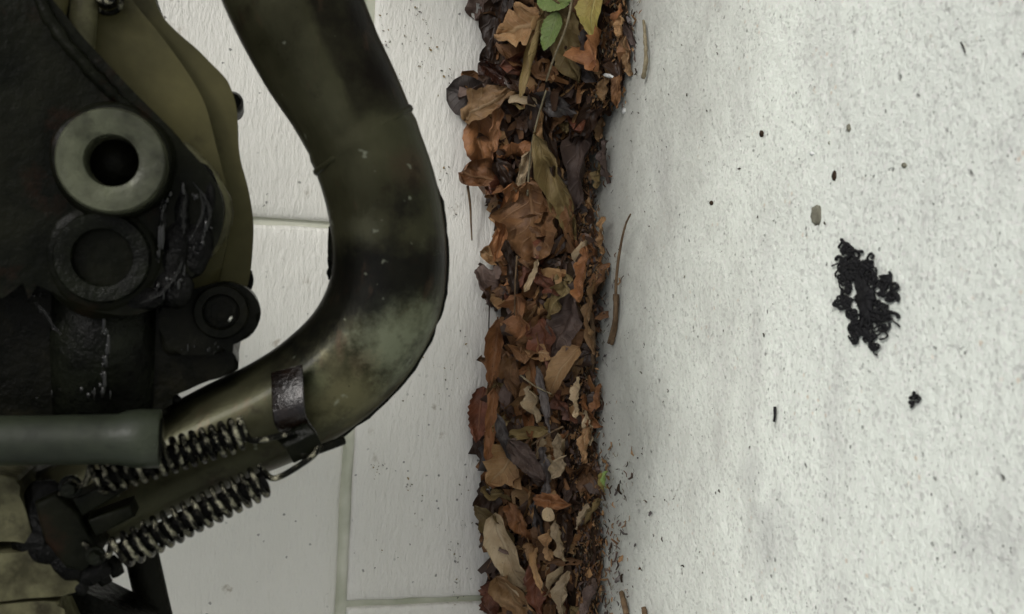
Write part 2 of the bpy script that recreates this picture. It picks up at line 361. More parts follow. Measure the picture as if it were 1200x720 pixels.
# ------------------------------------------------------------------ the white block wall
wall = empty('block_wall', (0, 0.06, 0))
tag(wall, 'white painted block wall with wide joints behind the motorcycle', 'wall')
HJ, VJ = 0.0090, 0.0055
ztop = onY(405, 600, 0).z                       # the course joint seen left of the leaves
x_low = onY(490, 706, 0).x                      # head joint of the bottom course
x_up = onY(340, 261, 0).x                       # head joint of the course above
BH = 0.205; BL = 2*abs(x_up-x_low)
def block_mesh(L, H, seed, nx, nz):
    bm = bmesh.new(); D = 0.055
    xs = [-L/2 + L*i/nx for i in range(nx+1)]; zs = [-H/2 + H*j/nz for j in range(nz+1)]
    e = 0.0022
    xs = [-L/2, -L/2+e*0.5, -L/2+e*1.5] + xs[1:-1] + [L/2-e*1.5, L/2-e*0.5, L/2]
    zs = [-H/2, -H/2+e*0.5, -H/2+e*1.5] + zs[1:-1] + [H/2-e*1.5, H/2-e*0.5, H/2]
    o = Vector((seed*3.1, seed*1.7, 0)); V = []
    for z in zs:
        row = []
        for x in xs:
            d = min(L/2-abs(x), H/2-abs(z)); p = Vector((x, 0, z))
            y = 0.0007*noise.noise((p+o)*14) + 0.0004*noise.noise((p+o)*60)
            y += 0.0022*max(0, 1-d/(e*1.5))**2
            wx = 0.0008*noise.noise((p+o)*40) if d < e*2 else 0; wz = 0.0010*noise.noise((p+o)*35+Vector((5, 5, 5))) if d < e*2 else 0
            row.append(bm.verts.new((x+wx, y, z+wz)))
        V.append(row)
    for j in range(len(zs)-1):
        for i in range(len(xs)-1): bm.faces.new((V[j][i], V[j][i+1], V[j+1][i+1], V[j+1][i]))
    ring = V[0][:] + [r[-1] for r in V[1:]] + V[-1][-2::-1] + [r[0] for r in V[-2:0:-1]]
    back = [bm.verts.new((v.co.x, D, v.co.z)) for v in ring]
    for k in range(len(ring)): bm.faces.new((ring[k], back[k], back[(k+1) % len(ring)], ring[(k+1) % len(ring)]))
    bm.faces.new(back[::-1])
    bmesh.ops.recalc_face_normals(bm, faces=bm.faces)
    me = bpy.data.meshes.new('block'); bm.to_mesh(me); bm.free(); me.shade_smooth(); me.materials.append(M['block']); return me
fine = [block_mesh(BL-VJ, BH-HJ, s, 48, 16) for s in range(4)]
coarse = [block_mesh(BL-VJ, BH-HJ, s+9, 6, 3) for s in range(2)]
course0 = ztop - BH/2                            # centre of the bottom course
for j in range(10):
    z = course0 + BH*j
    xj = x_low if j % 2 == 0 else x_up
    for i in range(-4, 5):
        x = xj + BL/2 + BL*i
        near = j < 3 and abs(x) < 0.8
        me = (fine if near else coarse)[(i+j*2) % (4 if near else 2)]
        b = link('block', me, None, wall); b.location = (x, -0.06 + random.uniform(-0.0004, 0.0004), z)
bm = bmesh.new(); zt = course0 + BH*9.6
V = []
nx = 160
for k, z in enumerate((-0.03, zt)):
    V.append([bm.verts.new((-4+8*i/nx, 0.0052, z)) for i in range(nx+1)])
for i in range(nx): bm.faces.new((V[0][i], V[0][i+1], V[1][i+1], V[1][i]))
bk = [bm.verts.new((x, 0.054, z)) for x, z in ((-4, -0.03), (4, -0.03), (4, zt), (-4, zt))]
bm.faces.new(bk); bm.faces.new(V[0]+[bk[1], bk[0]]); bm.faces.new(V[1]+[bk[2], bk[3]])
from_bm('mortar', bm, M['mortar'], wall, False)

# ------------------------------------------------------------------ the motorcycle
base = onY(150, 300, -0.30); bike = empty('motorcycle', (base.x, -0.30, 0))
tag(bike, 'oily motorcycle engine with thick exhaust pipe parked close to the white wall', 'motorcycle')
YB = -0.325
def px2m(y): return (y-CAM.y)/FPX*1.03          # metres per photo pixel at plane y

# cast side cover and its raised inner face
plate('side_cover', [(-260, -250), (80, -250), (128, -170), (150, -90), (176, -20), (184, 8), (194, 24), (215, 45), (240, 66), (262, 88), (271, 105), (277, 130), (278, 155), (282, 188), (290, 222), (296, 256), (296, 292), (292, 325), (284, 352), (262, 400), (200, 440), (60, 440), (-260, 440)], -0.318, -0.245, M['olive'], bike, 0.006, rough=0.0006)
plate('cover_face', [(60, -90), (118, -60), (150, -6), (190, 44), (222, 88), (242, 130), (258, 188), (268, 246), (262, 300), (240, 350), (120, 380), (-60, 380), (-90, 100)], -0.326, -0.317, M['olive'], bike, 0.006, rough=0.0006)
bm = bmesh.new(); add_tube(bm, [onY(103, -90, -0.332), onY(99, 0, -0.332), onY(93, 72, -0.330), onY(80, 150, -0.326)], 14*px2m(-.33), 16)
from_bm('casting_rib', bm, M['olive2'], bike)
bm = bmesh.new(); add_tube(bm, [onY(70, -90, -0.335), onY(66, 0, -0.335), onY(56, 60, -0.333)], 12*px2m(-.33), 14)
from_bm('casting_rib', bm, M['olive'], bike)
def bolt(c, r, h, m, name='bolt', hexa=True, parent=bike):
    bm = bmesh.new(); ax = Vector((0, -1, 0))
    add_lathe(bm, c, ax, [(r*1.45, -h*0.2), (r*1.45, 0), (r*1.35, h*0.12), (r*1.05, h*0.14)], 24)
    add_lathe(bm, c, ax, [(r, 0), (r, h*0.85), (r*0.86, h), (0, h)], 6 if hexa else 20)
    return from_bm(name, bm, m, parent, True, 35)
bolt(onY(126, 0, -0.331), 0.0042, 0.005, M['spring'])
q = px2m(-.30); bm = bmesh.new(); add_lathe(bm, onY(272, 119, -0.300), Vector((0, -1, 0)), [(0, -.03), (12*q, -.03), (12*q, -.003), (9*q, 0), (0, .001)], 20)
from_bm('dowel_boss', bm, M['black'], bike, True, 40)
bm = bmesh.new(); add_tube(bm, catmull([onY(291, 318, -0.30), onY(293, 330, -0.30), onY(289, 342, -0.30)], 4), 0.0016, 8)
from_bm('cover_clip', bm, M['black'], bike)

# front mounting bracket, dark with oil
plate('mount_bracket', [(-260, -220), (-70, -200), (20, -60), (62, 2), (120, 68), (160, 110), (196, 146), (228, 182), (254, 216), (262, 246), (256, 282), (236, 312), (214, 336), (186, 358), (150, 370), (100, 362), (52, 338), (0, 330), (-260, 330)], -0.352, -0.326, M['bracket'], bike, 0.006, rough=0.0009)
bm = bmesh.new(); add_tube(bm, catmull([onY(10, -80, -.352), onY(58, 22, -.353), (onY(100, 76, -.354)), onY(140, 118, -.353), onY(176, 152, -.352)], 8), [0.0022, 0.0026, 0.0024]*11, 10, True, 0.4)
from_bm('bracket_edge', bm, M['bracket'], bike)
def collar(cx, cy, ro, ri, y, depth, m, name):
    s = px2m(y); bm = bmesh.new()
    add_lathe(bm, onY(cx, cy, y), Vector((0, -1, 0)), [(ro*s, -depth), (ro*s, -0.0022), (ro*s*0.985, -0.0008), (ro*s*0.95, 0), (ri*s*1.30, 0.0), (ri*s*1.16, -0.0005), (ri*s*1.04, -0.0009), (ri*s*1.0, -0.0024), (ri*s*0.95, -depth*1.2), (ri*s*0.9, -depth*1.2), (0, -depth*1.25)], 56)
    return from_bm(name, bm, m, bike, True, 30)
def lug(cx, cy, r0, r1, y, h):
    q = px2m(y); bm = bmesh.new()
    add_lathe(bm, onY(cx, cy, y), Vector((0, -1, 0)), [(r1*q, -h), (r1*q*.97, -h*.7), (r0*q*1.06, -h*.2), (r0*q, 0), (r0*q*.6, 0)], 48)
    for v in bm.verts: v.co += Vector(noise.noise_vector(v.co*70))*0.0012
    from_bm('cast_lug', bm, M['bracket'], bike)
lug(131, 189, 57, 65, -.3585, .008); lug(119, 302, 52, 66, -.3535, .005)
collar(130, 188, 56, 27, -0.368, 0.016, M['ring'], 'bushing_collar')
collar(119, 302, 49, 30, -0.3575, 0.012, M['ring2'], 'bushing_collar')
bm = bmesh.new(); add_lathe(bm, onY(131, 189, -0.3545), Vector((0, -1, 0)), [(26*px2m(-.35), -0.002), (26*px2m(-.35), 0), (0, 0.0)], 24)
from_bm('bushing_bore', bm, M['black'], bike)
bm = bmesh.new(); add_lathe(bm, onY(120, 303, -0.3505), Vector((0, -1, 0)), [(28*px2m(-.35), -0.002), (28*px2m(-.35), 0), (0, 0.0)], 24)
from_bm('bushing_bore', bm, M['black'], bike)
# lumps of oily sludge
def sludge(name, blobs, y, parent=bike, amp=0.0035, m='wet'):
    bm = bmesh.new()
    for (x, yy, rx, ry, rz) in blobs:
        c = onY(x, yy, y+0.0012); s = px2m(y); rz *= 0.62; amp_ = amp*0.5
        r = bmesh.ops.create_icosphere(bm, subdivisions=4, radius=1.0)
        for v in r['verts']:
            d = v.co.copy()
            p = c + UP*(d.z*ry*s) + RT*(d.x*rx*s) + Vector((0, 1, 0))*(d.y*rz*s)
            n1 = noise.noise(p*110)*amp_*0.9 + noise.noise(Vector((p.x*160, p.y*420, p.z*420)))*amp_*0.35 + noise.noise(p*900)*amp_*0.16
            v.co = p + (p-c).normalized()*n1
    return from_bm(name, bm, M[m], parent)
sludge('oil_sludge', [(212, 240, 14, 40, 18), (202, 290, 20, 40, 20), (236, 236, 18, 42, 16), (224, 285, 24, 40, 18), (196, 335, 30, 24, 20), (150, 350, 40, 16, 16), (168, 250, 10, 34, 8)], -0.350)
bm = bmesh.new(); add_tube(bm, catmull([onY(212, 170, -.338), onY(244, 204, -.340), onY(263, 240, -.341), onY(261, 268, -.340), onY(246, 290, -.338), onY(226, 300, -.336)], 8), [0.002]+[0.0030]*39+[0.002], 10, True, 0.2)
from_bm('bracket_lip', bm, M['olive2'], bike)
def ridge(pts, r, y):  # raised wet lines added along the highlights to catch glints
    P_ = catmull([onY(a, b, y) for a, b in pts], 6); n = len(P_); bm = bmesh.new()
    add_tube(bm, P_, [r*0.6*(0.35+0.65*math.sin(math.pi*(i+.5)/n))*(1+.9*noise.noise(P_[i]*420)) for i in range(n)], 10, True, 0.35)
    from_bm('glint_ridge', bm, M['gloss'], bike)
for pts, r, y in (([(194, 214), (191, 240), (190, 268), (186, 296), (180, 312)], .0016, -.3525), ([(166, 300), (161, 316), (150, 328), (134, 336)], .0014, -.3535), ([(226, 214), (240, 232), (246, 252), (240, 270)], .0012, -.3545),
                  ([(234, 226), (238, 246), (230, 268), (222, 282)], .0011, -.3565), ([(214, 306), (204, 326), (188, 344), (164, 356)], .0013, -.355), ([(92, 334), (104, 344), (120, 346)], .0010, -.354),
                  ([(246, 250), (243, 268), (232, 284)], .0012, -.3535), ([(218, 226), (214, 250), (216, 274)], .0014, -.356), ([(40, 355), (54, 368), (62, 382), (72, 392)], .0013, -.346)):
    ridge(pts, r, y)
# lower crankcase
plate('lower_crankcase', [(-260, 270), (120, 330), (225, 352), (262, 398), (278, 434), (232, 452), (196, 470), (188, 492), (60, 500), (-260, 500)], -0.331, -0.23, M['black'], bike, 0.006, rough=0.0012)
bm = bmesh.new(); add_tube(bm, [onY(130, 290, -.318), onY(126, 400, -.318), onY(126, 478, -.316)], 62*px2m(-.32), 40, True, 0.02)
from_bm('crankcase_barrel', bm, M['ring2'], bike)
sludge('oil_sludge', [(60, 470, 60, 10, 10), (170, 468, 40, 10, 10)], -0.322, amp=0.003)
# lug with a socket-head bolt
plate('mounting_lug', [(186, 352), (226, 340), (262, 331), (288, 338), (303, 356), (305, 376), (292, 396), (268, 406), (258, 414), (222, 416), (190, 412)], -0.338, -0.302, M['black'], bike, 0.003, rough=0.0005)
s = px2m(-.342); bm = bmesh.new(); c = onY(259, 366, -0.342)
add_lathe(bm, c, Vector((0, -1, 0)), [(30*s, -.006), (30*s, -.001), (28*s, 0), (20*s, 0), (18.5*s, -.002), (18*s, -.003)], 40)
add_lathe(bm, c, Vector((0, -1, 0)), [(18*s, -.003), (13*s, -.003), (13*s, -.010), (0, -.010)], 6)
from_bm('socket_bolt', bm, M['black'], bike, True, 30)
bm = bmesh.new(); add_tube(bm, [onY(268, 377, -.346), onY(272, 371, -.346)], 0.0006, 6); from_bm('socket_glint', bm, M['steel'], bike)  # bright sliver imitating a glint on the bolt

# small beads added on the oily castings, shaped to catch glints
rb = random.Random(12); bm = bmesh.new()
for pts, n, spread, r0, y in (([(194, 212), (191, 240), (189, 268), (184, 312)], 34, 2.0, .0013, -.3545), ([(170, 296), (163, 314), (148, 330)], 16, 1.6, .0012, -.3545), ([(96, 336), (104, 343), (118, 347)], 9, 2, .0010, -.3545),
                              ([(121, 372), (123, 410), (121, 456)], 46, 2.2, .0011, -.3418), ([(214, 222), (236, 240), (240, 276), (222, 300)], 22, 4, .0011, -.357), ([(216, 312), (196, 336), (176, 352)], 22, 5, .0011, -.3545),
                              ([(36, 344), (60, 372), (76, 396)], 16, 7, .0007, -.333), ([(40, 468), (80, 460), (130, 464)], 10, 2, .0011, -.343),
                              ([(210, 408), (240, 412), (262, 404)], 10, 4, .0008, -.3395)):
    P_ = catmull([Vector((a, b, 0)) for a, b in pts], 12)
    for k in range(int(n*1.1)):
        q = P_[rb.randrange(len(P_))]; c = onY(q.x+rb.gauss(0, spread), q.y+rb.gauss(0, spread), y+0.0004); r = r0*rb.choice((.18, .25, .3, .4, .75))
        e = bmesh.ops.create_icosphere(bm, subdivisions=2, radius=1); ex = rb.choice((1, 1.2, 1.6, 3, 6))
        for v in e['verts']: v.co = c + Vector((v.co.x*r*ex, v.co.y*r*.6, v.co.z*r))
ob = from_bm('glint_beads', bm, M['bead'], bike); ob['kind'] = 'stuff'

# exhaust pipe
YP = -0.318
path = [(262, -640), (270, -480), (284, -330), (300, -190), (318, -90), (340, -12), (372, 60), (404, 118), (432, 180), (450, 240), (457, 300), (450, 352), (424, 402), (382, 444), (330, 478), (270, 506), (190, 544), (110, 584), (50, 612)]
wid = [180, 178, 172, 166, 160, 155, 146, 136, 129, 130, 132, 133, 131, 128, 124, 120, 112, 108, 108]
yy = [-.28, -.285, -.292, -.30, -.31, -.318, -.32, -.32, -.32, -.32, -.32, -.32, -.319, -.317, -.314, -.311, -.308, -.305, -.303]
cps = [onY(x, y, q) for (x, y), q in zip(path, yy)]
cl = catmull(cps, 8); rad = []
for i in range(len(cl)):
    t = i/8; k = min(int(t), len(wid)-2); f = t-k
    ww = wid[k]*(1-f)+wid[k+1]*f; rad.append(ww/2*px2m(YP)*0.965*(0.978 if i < 62 else 1.010))
bm = bmesh.new(); add_tube(bm, cl, rad, 48)
for v in bm.verts: v.co += Vector(noise.noise_vector(v.co*35))*0.0004
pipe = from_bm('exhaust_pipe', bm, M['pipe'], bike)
def sub(name, bm, m, angle=None): return from_bm(name, bm, m, pipe, True, angle)
def ring_bead(i, extra, rr, lean=0.0):
    T = (cl[i+1]-cl[i-1]).normalized(); N = T.cross(Vector((0, 1, 0))).normalized(); T2 = (T + N*lean).normalized()
    N = T2.cross(Vector((0, 1, 0))).normalized(); B = T2.cross(N); r = rad[i]+extra
    pts = [cl[i] + (N*math.cos(a)*(1+abs(lean)*0.3) + B*math.sin(a))*r for a in [2*math.pi*k/64 for k in range(65)]]
    bm = bmesh.new(); add_tube(bm, pts, rr, 8, False, 0.35); return sub('weld_bead', bm, M['pipe'])
ring_bead(62, -0.0019, 0.0017, 0.22)
# pressed seams along the inside and the outside of the bend
def seam(i0, i1, side, h, th):
    pts = []
    for i in range(i0, i1):
        T = (cl[i+1]-cl[i-1]).normalized(); N = T.cross(Vector((0, 1, 0))).normalized()
        e = min(1, (i-i0)/3, (i1-1-i)/3)
        pts.append((cl[i] + N*side*(rad[i]-0.002) + Vector((0, 0.004, 0)), N*side, h*(0.25+0.75*e)*(1+0.5*noise.noise(Vector((i*.5, side, 0))))))
    bm = bmesh.new(); L = []
    for p, n, hh in pts:
        L.append([bm.verts.new(p+Vector((0, -th, 0))), bm.verts.new(p+n*(hh+0.002)+Vector((0, -th*0.6, 0))), bm.verts.new(p+n*(hh+0.002)+Vector((0, th*0.6, 0))), bm.verts.new(p+Vector((0, th, 0)))])
    for a, b in zip(L, L[1:]):
        for k in range(3): bm.faces.new((a[k], a[k+1], b[k+1], b[k]))
    bm.faces.new(L[0]); bm.faces.new(L[-1][::-1])
    return sub('seam_flange', bm, M['black'])
N0 = (cl[84]-cl[82]).normalized().cross(Vector((0, 1, 0)))
out = 1 if N0.dot(RT) > 0 else -1
seam(70, 116, out, 0.0022, 0.002); seam(74, 88, -out, 0.0016, 0.002)
# bent tab on the pipe that holds the springs
def strip(pts, normals, wv, th):
    bm = bmesh.new(); L = []
    for p, n in zip(pts, normals):
        L.append([bm.verts.new(p-wv+n*th), bm.verts.new(p+wv+n*th), bm.verts.new(p+wv-n*th), bm.verts.new(p-wv-n*th)])
    for a, b in zip(L, L[1:]):
        for k in range(4): bm.faces.new((a[k], a[(k+1) % 4], b[(k+1) % 4], b[k]))
    bm.faces.new(L[0]); bm.faces.new(L[-1][::-1])
    bmesh.ops.bevel(bm, geom=bm.edges[:], offset=0.0004, segments=1, affect='EDGES'); return bm
tp = [onY(336, 432, -.342), onY(337, 452, -.347), onY(338, 476, -.350), onY(341, 494, -.349), onY(352, 510, -.343), onY(356, 522, -.338)]
tp = catmull(tp, 3); wv = (RT*0.97+UP*0.25)*19*px2m(-.34)
sub('spring_tab', strip(tp, [Vector((0.0, -1, 0.1))]*len(tp), wv*0.95, 0.0009), M['tab'], 40)
bm = strip([onY(340, 504, -.348), onY(352, 516, -.352), onY(362, 534, -.350)], [Vector((0, -1, 0))]*3, (RT*.9+UP*.45)*19*px2m(-.35), 0.0012)
sub('hook_plate', bm, M['bracket'], 40)
bm = bmesh.new(); add_tube(bm, catmull([onY(352, 534, -.350), onY(376, 526, -.349), onY(403, 516, -.346)], 5), 0.0019, 10)
sub('hook_pin', bm, M['black'])

# coil springs
def spring(ax0, ax1, y0, y1, turns, rpx, hook, hook2):
    a = onY(*ax0, y0); b = onY(*ax1, y1); d = (b-a); L = d.length; d.normalize()
    n = d.cross(Vector((0, 1, 0))).normalized(); bb = d.cross(n); r = rpx*px2m(y0)
    pts = []; st = 22
    for k in range(turns*st+1):
        t = k/(turns*st); an = 2*math.pi*k/st
        rr = r*(1 if 0.05 < t < 0.96 else 0.93)
        pts.append(a + d*(L*t) + (n*math.cos(an)+bb*math.sin(an))*rr*(1+0.03*noise.noise(Vector((t*30, rpx, 0)))))
    bm = bmesh.new(); add_tube(bm, pts, 0.00118, 10, True, 0.3)
    sp = from_bm('coil_spring', bm, M['spring'], bike)
    bm = bmesh.new(); add_tube(bm, catmull([pts[-1]] + [onY(x, y, q) for x, y, q in hook], 6), 0.0013, 8)
    from_bm('spring_hook', bm, M['spring'], sp)
    bm = bmesh.new(); add_tube(bm, catmull([pts[0]] + [onY(x, y, q) for x, y, q in hook2], 6), 0.0013, 8)
    from_bm('spring_hook', bm, M['spring'], sp)
    # oil held between the coils
    core = bmesh.new(); add_tube(core, [a+d*(L*k/30) for k in range(31)], r*0.62, 12, True, 0.25); from_bm('oil_film', core, M['wet'], sp)
spring((112, 562), (286, 507), -.356, -.352, 15, 17, [(291, 514, -.352), (305, 516, -.352), (322, 512, -.352), (342, 508, -.353)], [(100, 566, -.354), (84, 572, -.35), (70, 580, -.345)])
spring((140, 648), (312, 562), -.352, -.350, 15, 17.5, [(317, 560, -.35), (330, 558, -.35), (352, 545, -.351), (368, 533, -.353), (374, 522, -.352)], [(126, 652, -.35), (110, 648, -.348), (98, 636, -.345)])

# hose with a flared end
s = px2m(-.365); bm = bmesh.new()
add_tube(bm, [onY(x, 515+dy, -.365) for x, dy in ((-280, 2), (-20, 2), (60, 1), (120, 0), (138, 0), (150, -1), (162, -1), (187, -1), (188, -1))], [26*s, 26*s, 26*s, 26.5*s, 27*s, 30*s, 31.5*s, 31.5*s, 29*s], 36)
from_bm('rubber_hose', bm, M['hose'], bike)
bm = bmesh.new(); add_lathe(bm, onY(189, 514, -.365), (onY(250, 514, -.365)-onY(189, 514, -.365)), [(0, 0.0004), (22*s, 0.0004), (22*s, -0.004)], 24)
from_bm('hose_bore', bm, M['black'], bike)

# exhaust flange, studs and the cylinder at the left
plate('exhaust_flange', [(40, 590), (64, 578), (92, 600), (118, 648), (96, 672), (76, 668), (52, 636)], -0.345, -0.30, M['bracket'], bike, 0.002, False, rough=0.0006)
plate('flange_clamp', [(84, 586), (140, 560), (150, 574), (96, 606)], -0.352, -0.335, M['bracket'], bike, 0.0012, False)
plate('flange_clamp', [(102, 610), (152, 592), (158, 606), (112, 630)], -0.350, -0.335, M['bracket'], bike, 0.0012, False)
plate('cylinder_base', [(-260, 548), (0, 556), (20, 574), (33, 606), (34, 636), (-8, 634), (-260, 640)], -0.340, -0.26, M['olive2'], bike, 0.005, rough=0.0012)
plate('cylinder_base', [(-260, 652), (0, 648), (36, 646), (64, 656), (76, 672), (72, 700), (-260, 706)], -0.340, -0.26, M['olive2'], bike, 0.004, rough=0.0012)
plate('cylinder_base', [(-260, 714), (0, 708), (56, 706), (70, 716), (66, 800), (-260, 800)], -0.338, -0.26, M['olive2'], bike, 0.004, rough=0.0012)
sludge('oil_sludge', [(52, 600, 26, 34, 18), (44, 640, 26, 22, 18), (66, 660, 28, 22, 16), (100, 668, 28, 14, 12), (88, 690, 14, 10, 10)], -0.338, amp=0.004)
for x, y in ((122, 678), (136, 668)):
    bm = bmesh.new(); add_tube(bm, [onY(x-8, y-14, -.335), onY(x-2, y-4, -.335), onY(x+3, y+6, -.335)], [0.0026, 0.003, 0.0024], 8, True, 0.4)
    from_bm('stud_nut', bm, M['black'], bike)
bolt(onY(112, 652, -.350), 0.0026, 0.004, M['ring2']); bolt(onY(82, 571, -.352), 0.003, 0.005, M['ring2'])
bm = bmesh.new(); add_tube(bm, [onY(154, 600, -.285), onY(166, 650, -.285), onY(180, 712, -.285), onY(206, 820, -.285)], 17.5*px2m(-.285), 24)
from_bm('frame_tube', bm, M['black'], bike)
plate('frame_gusset', [(40, 676), (84, 688), (100, 694), (150, 718), (180, 736), (160, 800), (40, 800)], -0.315, -0.29, M['black'], bike, 0.002, False)

# unseen rest of the motorcycle, added to shade the wall and floor
def box_part(name, c, size, m, bev=0.03):
    bm = bmesh.new(); bmesh.ops.create_cube(bm, size=1)
    for v in bm.verts: v.co = Vector(c) + Vector((v.co.x*size[0], v.co.y*size[1], v.co.z*size[2]))
    bmesh.ops.bevel(bm, geom=bm.edges[:], offset=bev, segments=4, affect='EDGES'); return from_bm(name, bm, m, bike, True, 40)
box_part('unseen_engine_block', (0.02, -0.27, 0.575), (0.20, 0.16, 0.16), M['black'], 0.02)  # unseen block, set where its shadow dims the lower wall
box_part('unseen_fuel_tank', (0.12, -0.28, 0.80), (0.44, 0.24, 0.20), M['tab'], 0.07)
box_part('unseen_seat', (-0.36, -0.28, 0.80), (0.58, 0.22, 0.10), M['black'], 0.04)
for xw in (0.68, -0.66):
    bm = bmesh.new(); add_tube(bm, [Vector((xw+0.25*math.cos(a), -0.28, 0.30+0.25*math.sin(a))) for a in [2*math.pi*k/48 for k in range(49)]], 0.05, 14, False)
    wh = from_bm('wheel', bm, M['black'], bike)
    bm = bmesh.new(); add_lathe(bm, Vector((xw, -0.28, 0.30)), Vector((0, 1, 0)), [(0, -.05), (.035, -.05), (.035, .05), (0, .05)], 24)
    for k in range(12):
        a = 2*math.pi*k/12; add_tube(bm, [Vector((xw, -.28+.03*(-1)**k, .30)), Vector((xw+.205*math.cos(a), -.28, .30+.205*math.sin(a)))], .003, 6)
    from_bm('rim', bm, M['steel'], wh)
for p, q in (((.68, -.28, .30), (.46, -.28, .95)), ((.40, -.28, .72), (-.50, -.28, .72)), ((-.66, -.28, .30), (-.24, -.28, .42)), ((-.24, -.28, .42), (-.22, -.28, .74))):
    for dy in (-.07, .07):
        bm = bmesh.new(); add_tube(bm, [Vector(p)+Vector((0, dy, 0)), Vector(q)+Vector((0, dy, 0))], .016, 14); from_bm('frame_tube', bm, M['black'], bike)
bm = bmesh.new(); add_tube(bm, catmull([Vector((.30, -.60, 1.0)), Vector((.42, -.42, 1.02)), Vector((.46, -.28, .97)), Vector((.42, -.14, 1.02)), Vector((.34, -.06, 1.0))], 6), .012, 12); from_bm('handlebar', bm, M['black'], bike)

# ------------------------------------------------------------------ leaf litter along the foot of the wall
EDGE_L = [(-60, 585), (0, 578), (50, 576), (90, 560), (130, 548), (200, 556), (250, 572), (300, 578), (380, 574), (440, 570), (500, 562), (560, 566), (620, 560), (680, 572), (780, 576)]
EDGE_R = [(-60, 742), (0, 742), (60, 740), (110, 728), (150, 706), (200, 698), (260, 700), (320, 716), (400, 702), (500, 702), (560, 702), (640, 710), (780, 706)]
def heap_pt(px, py, lift=0.0):
    """the point of the sloping litter heap seen at a pixel: a slope from the wall down to the floor"""
    l, r = interp(EDGE_L, py), interp(EDGE_R, py)
    t = (px-l)/(r-l)
    a = onY(l, py, -0.004); b = onZ(r, py, 0.001)
    if t <= 0: return onY(px, py, -0.003-lift), Vector((0, -1, 0.1)).normalized()
    if t >= 1: return onZ(px, py, 0.0015+lift*0.5), Vector((0, -0.05, 1)).normalized()
    # plane through a and b along X
    e = b-a; n = Vector((0, e.z, -e.y)).normalized()
    if n.y > 0: n = -n
    n.x = 0
    bulge = 0.010*math.sin(math.pi*min(1, max(0, t)))
    o = a + n*(bulge+lift)
    d = ray(px, py); k = (o-CAM).dot(n)/d.dot(n)
    p = CAM + d*k
    p.z = max(p.z, 0.001+lift*0.4); p.y = min(p.y, -0.003)
    nn = (n + Vector((0, -1, 0))*max(0, 0.5-t) + Vector((0, 0, 1))*max(0, t-0.5)).normalized()
    return p, nn
LPX = 1/1600.0
def leaf_mesh(L, W, kind, curl, bend, crumple, seed, nu=14, nv=8, torn=0.0, fold=0.25):
    rnd = random.Random(seed); bm = bmesh.new(); uvl = bm.loops.layers.uv.new('UVMap')
    so = Vector((rnd.uniform(0, 99), rnd.uniform(0, 99), rnd.uniform(0, 99)))
    def half(t):
        if kind == 'lance': w = (math.sin(math.pi*t**0.85)**0.9)
        elif kind == 'strip': w = min(1, 9*t, 7*(1-t))*(0.75+0.35*noise.noise(so+Vector((t*5, 0, 0))))
        elif kind == 'round': w = math.sqrt(max(0, 1-(2*t-1)**2))**0.85
        elif kind == 'lobed':
            w = math.sin(math.pi*t**0.75)**0.7*(0.72+0.38*abs(math.cos(3.2*math.pi*t))**2)
        else: w = (t**0.55*(1-t)**0.80)*1.85
        return max(0.0, w)*W/2
    V = []; kc = curl*2/W; kb = bend/L
    for i in range(nu+1):
        t = i/nu; row = []; w = half(t)
        if kind in ('serrate', 'lobed', 'ovate') and 0 < i < nu:
            w *= 1 + (0.10 if kind == 'serrate' else 0.04)*(1 if i % 2 else -1)
        for j in range(nv+1):
            v = 2*j/nv-1; sx = v*w
            e = 1+0.10*noise.noise(so+Vector((t*7, v*2, 3)))*abs(v)
            sx *= e
            x = math.sin(kc*sx)/kc if abs(kc) > 1e-4 else sx
            h = (1-math.cos(kc*sx))/kc if abs(kc) > 1e-4 else 0.0
            h += abs(v)*w*fold
            q = so+Vector((t*L/W*1.6, v*1.1, 0))
            h += crumple*W*(0.30*noise.noise(q*1.3) + 0.16*noise.noise(q*3.1)*(0.4+abs(v)))
            h += abs(v)**2*crumple*W*0.14*math.sin(t*13+so.x+v)
            al = (t-0.5)*L; x += crumple*W*0.10*noise.noise(q*2+Vector((9, 9, 9)))
            if abs(kb) > 1e-3:
                aa = kb*al; y = math.sin(aa)*(1/kb - h); z = 1/kb - math.cos(aa)*(1/kb - h)
            else: y, z = al, h
            row.append(bm.verts.new((x, y, z)))
        V.append(row)
    for i in range(nu):
        for j in range(nv):
            if torn:
                cen = so+Vector((i/nu*4, (2*j/nv-1)*1.5, 7))
                if noise.noise(cen*1.4) > 0.62-torn and (j in (0, 1, nv-2, nv-1) or i > nu*0.6): continue
            f = bm.faces.new((V[i][j], V[i][j+1], V[i+1][j+1], V[i+1][j]))
            for lp, (a, b) in zip(f.loops, ((i, j), (i, j+1), (i+1, j+1), (i+1, j))): lp[uvl].uv = (a/nu, b/nv)
    for v in [v for v in bm.verts if not v.link_faces]: bm.verts.remove(v)
    me = bpy.data.meshes.new('dead_leaf'); bm.to_mesh(me); bm.free(); me.shade_smooth(); return me
LEAFGROUP = 'leaves drifted along the foot of the wall'
def orient(n, ang, p, tilt, spin=0.0):
    d = (RT*math.cos(R(ang)) - UP*math.sin(R(ang)))
    n = (n + tilt).normalized(); y = (d - n*d.dot(n)).normalized(); x = y.cross(n)
    return Matrix(((x.x, y.x, n.x, p.x), (x.y, y.y, n.y, p.y), (x.z, y.z, n.z, p.z), (0, 0, 0, 1)))
SEED = [100]
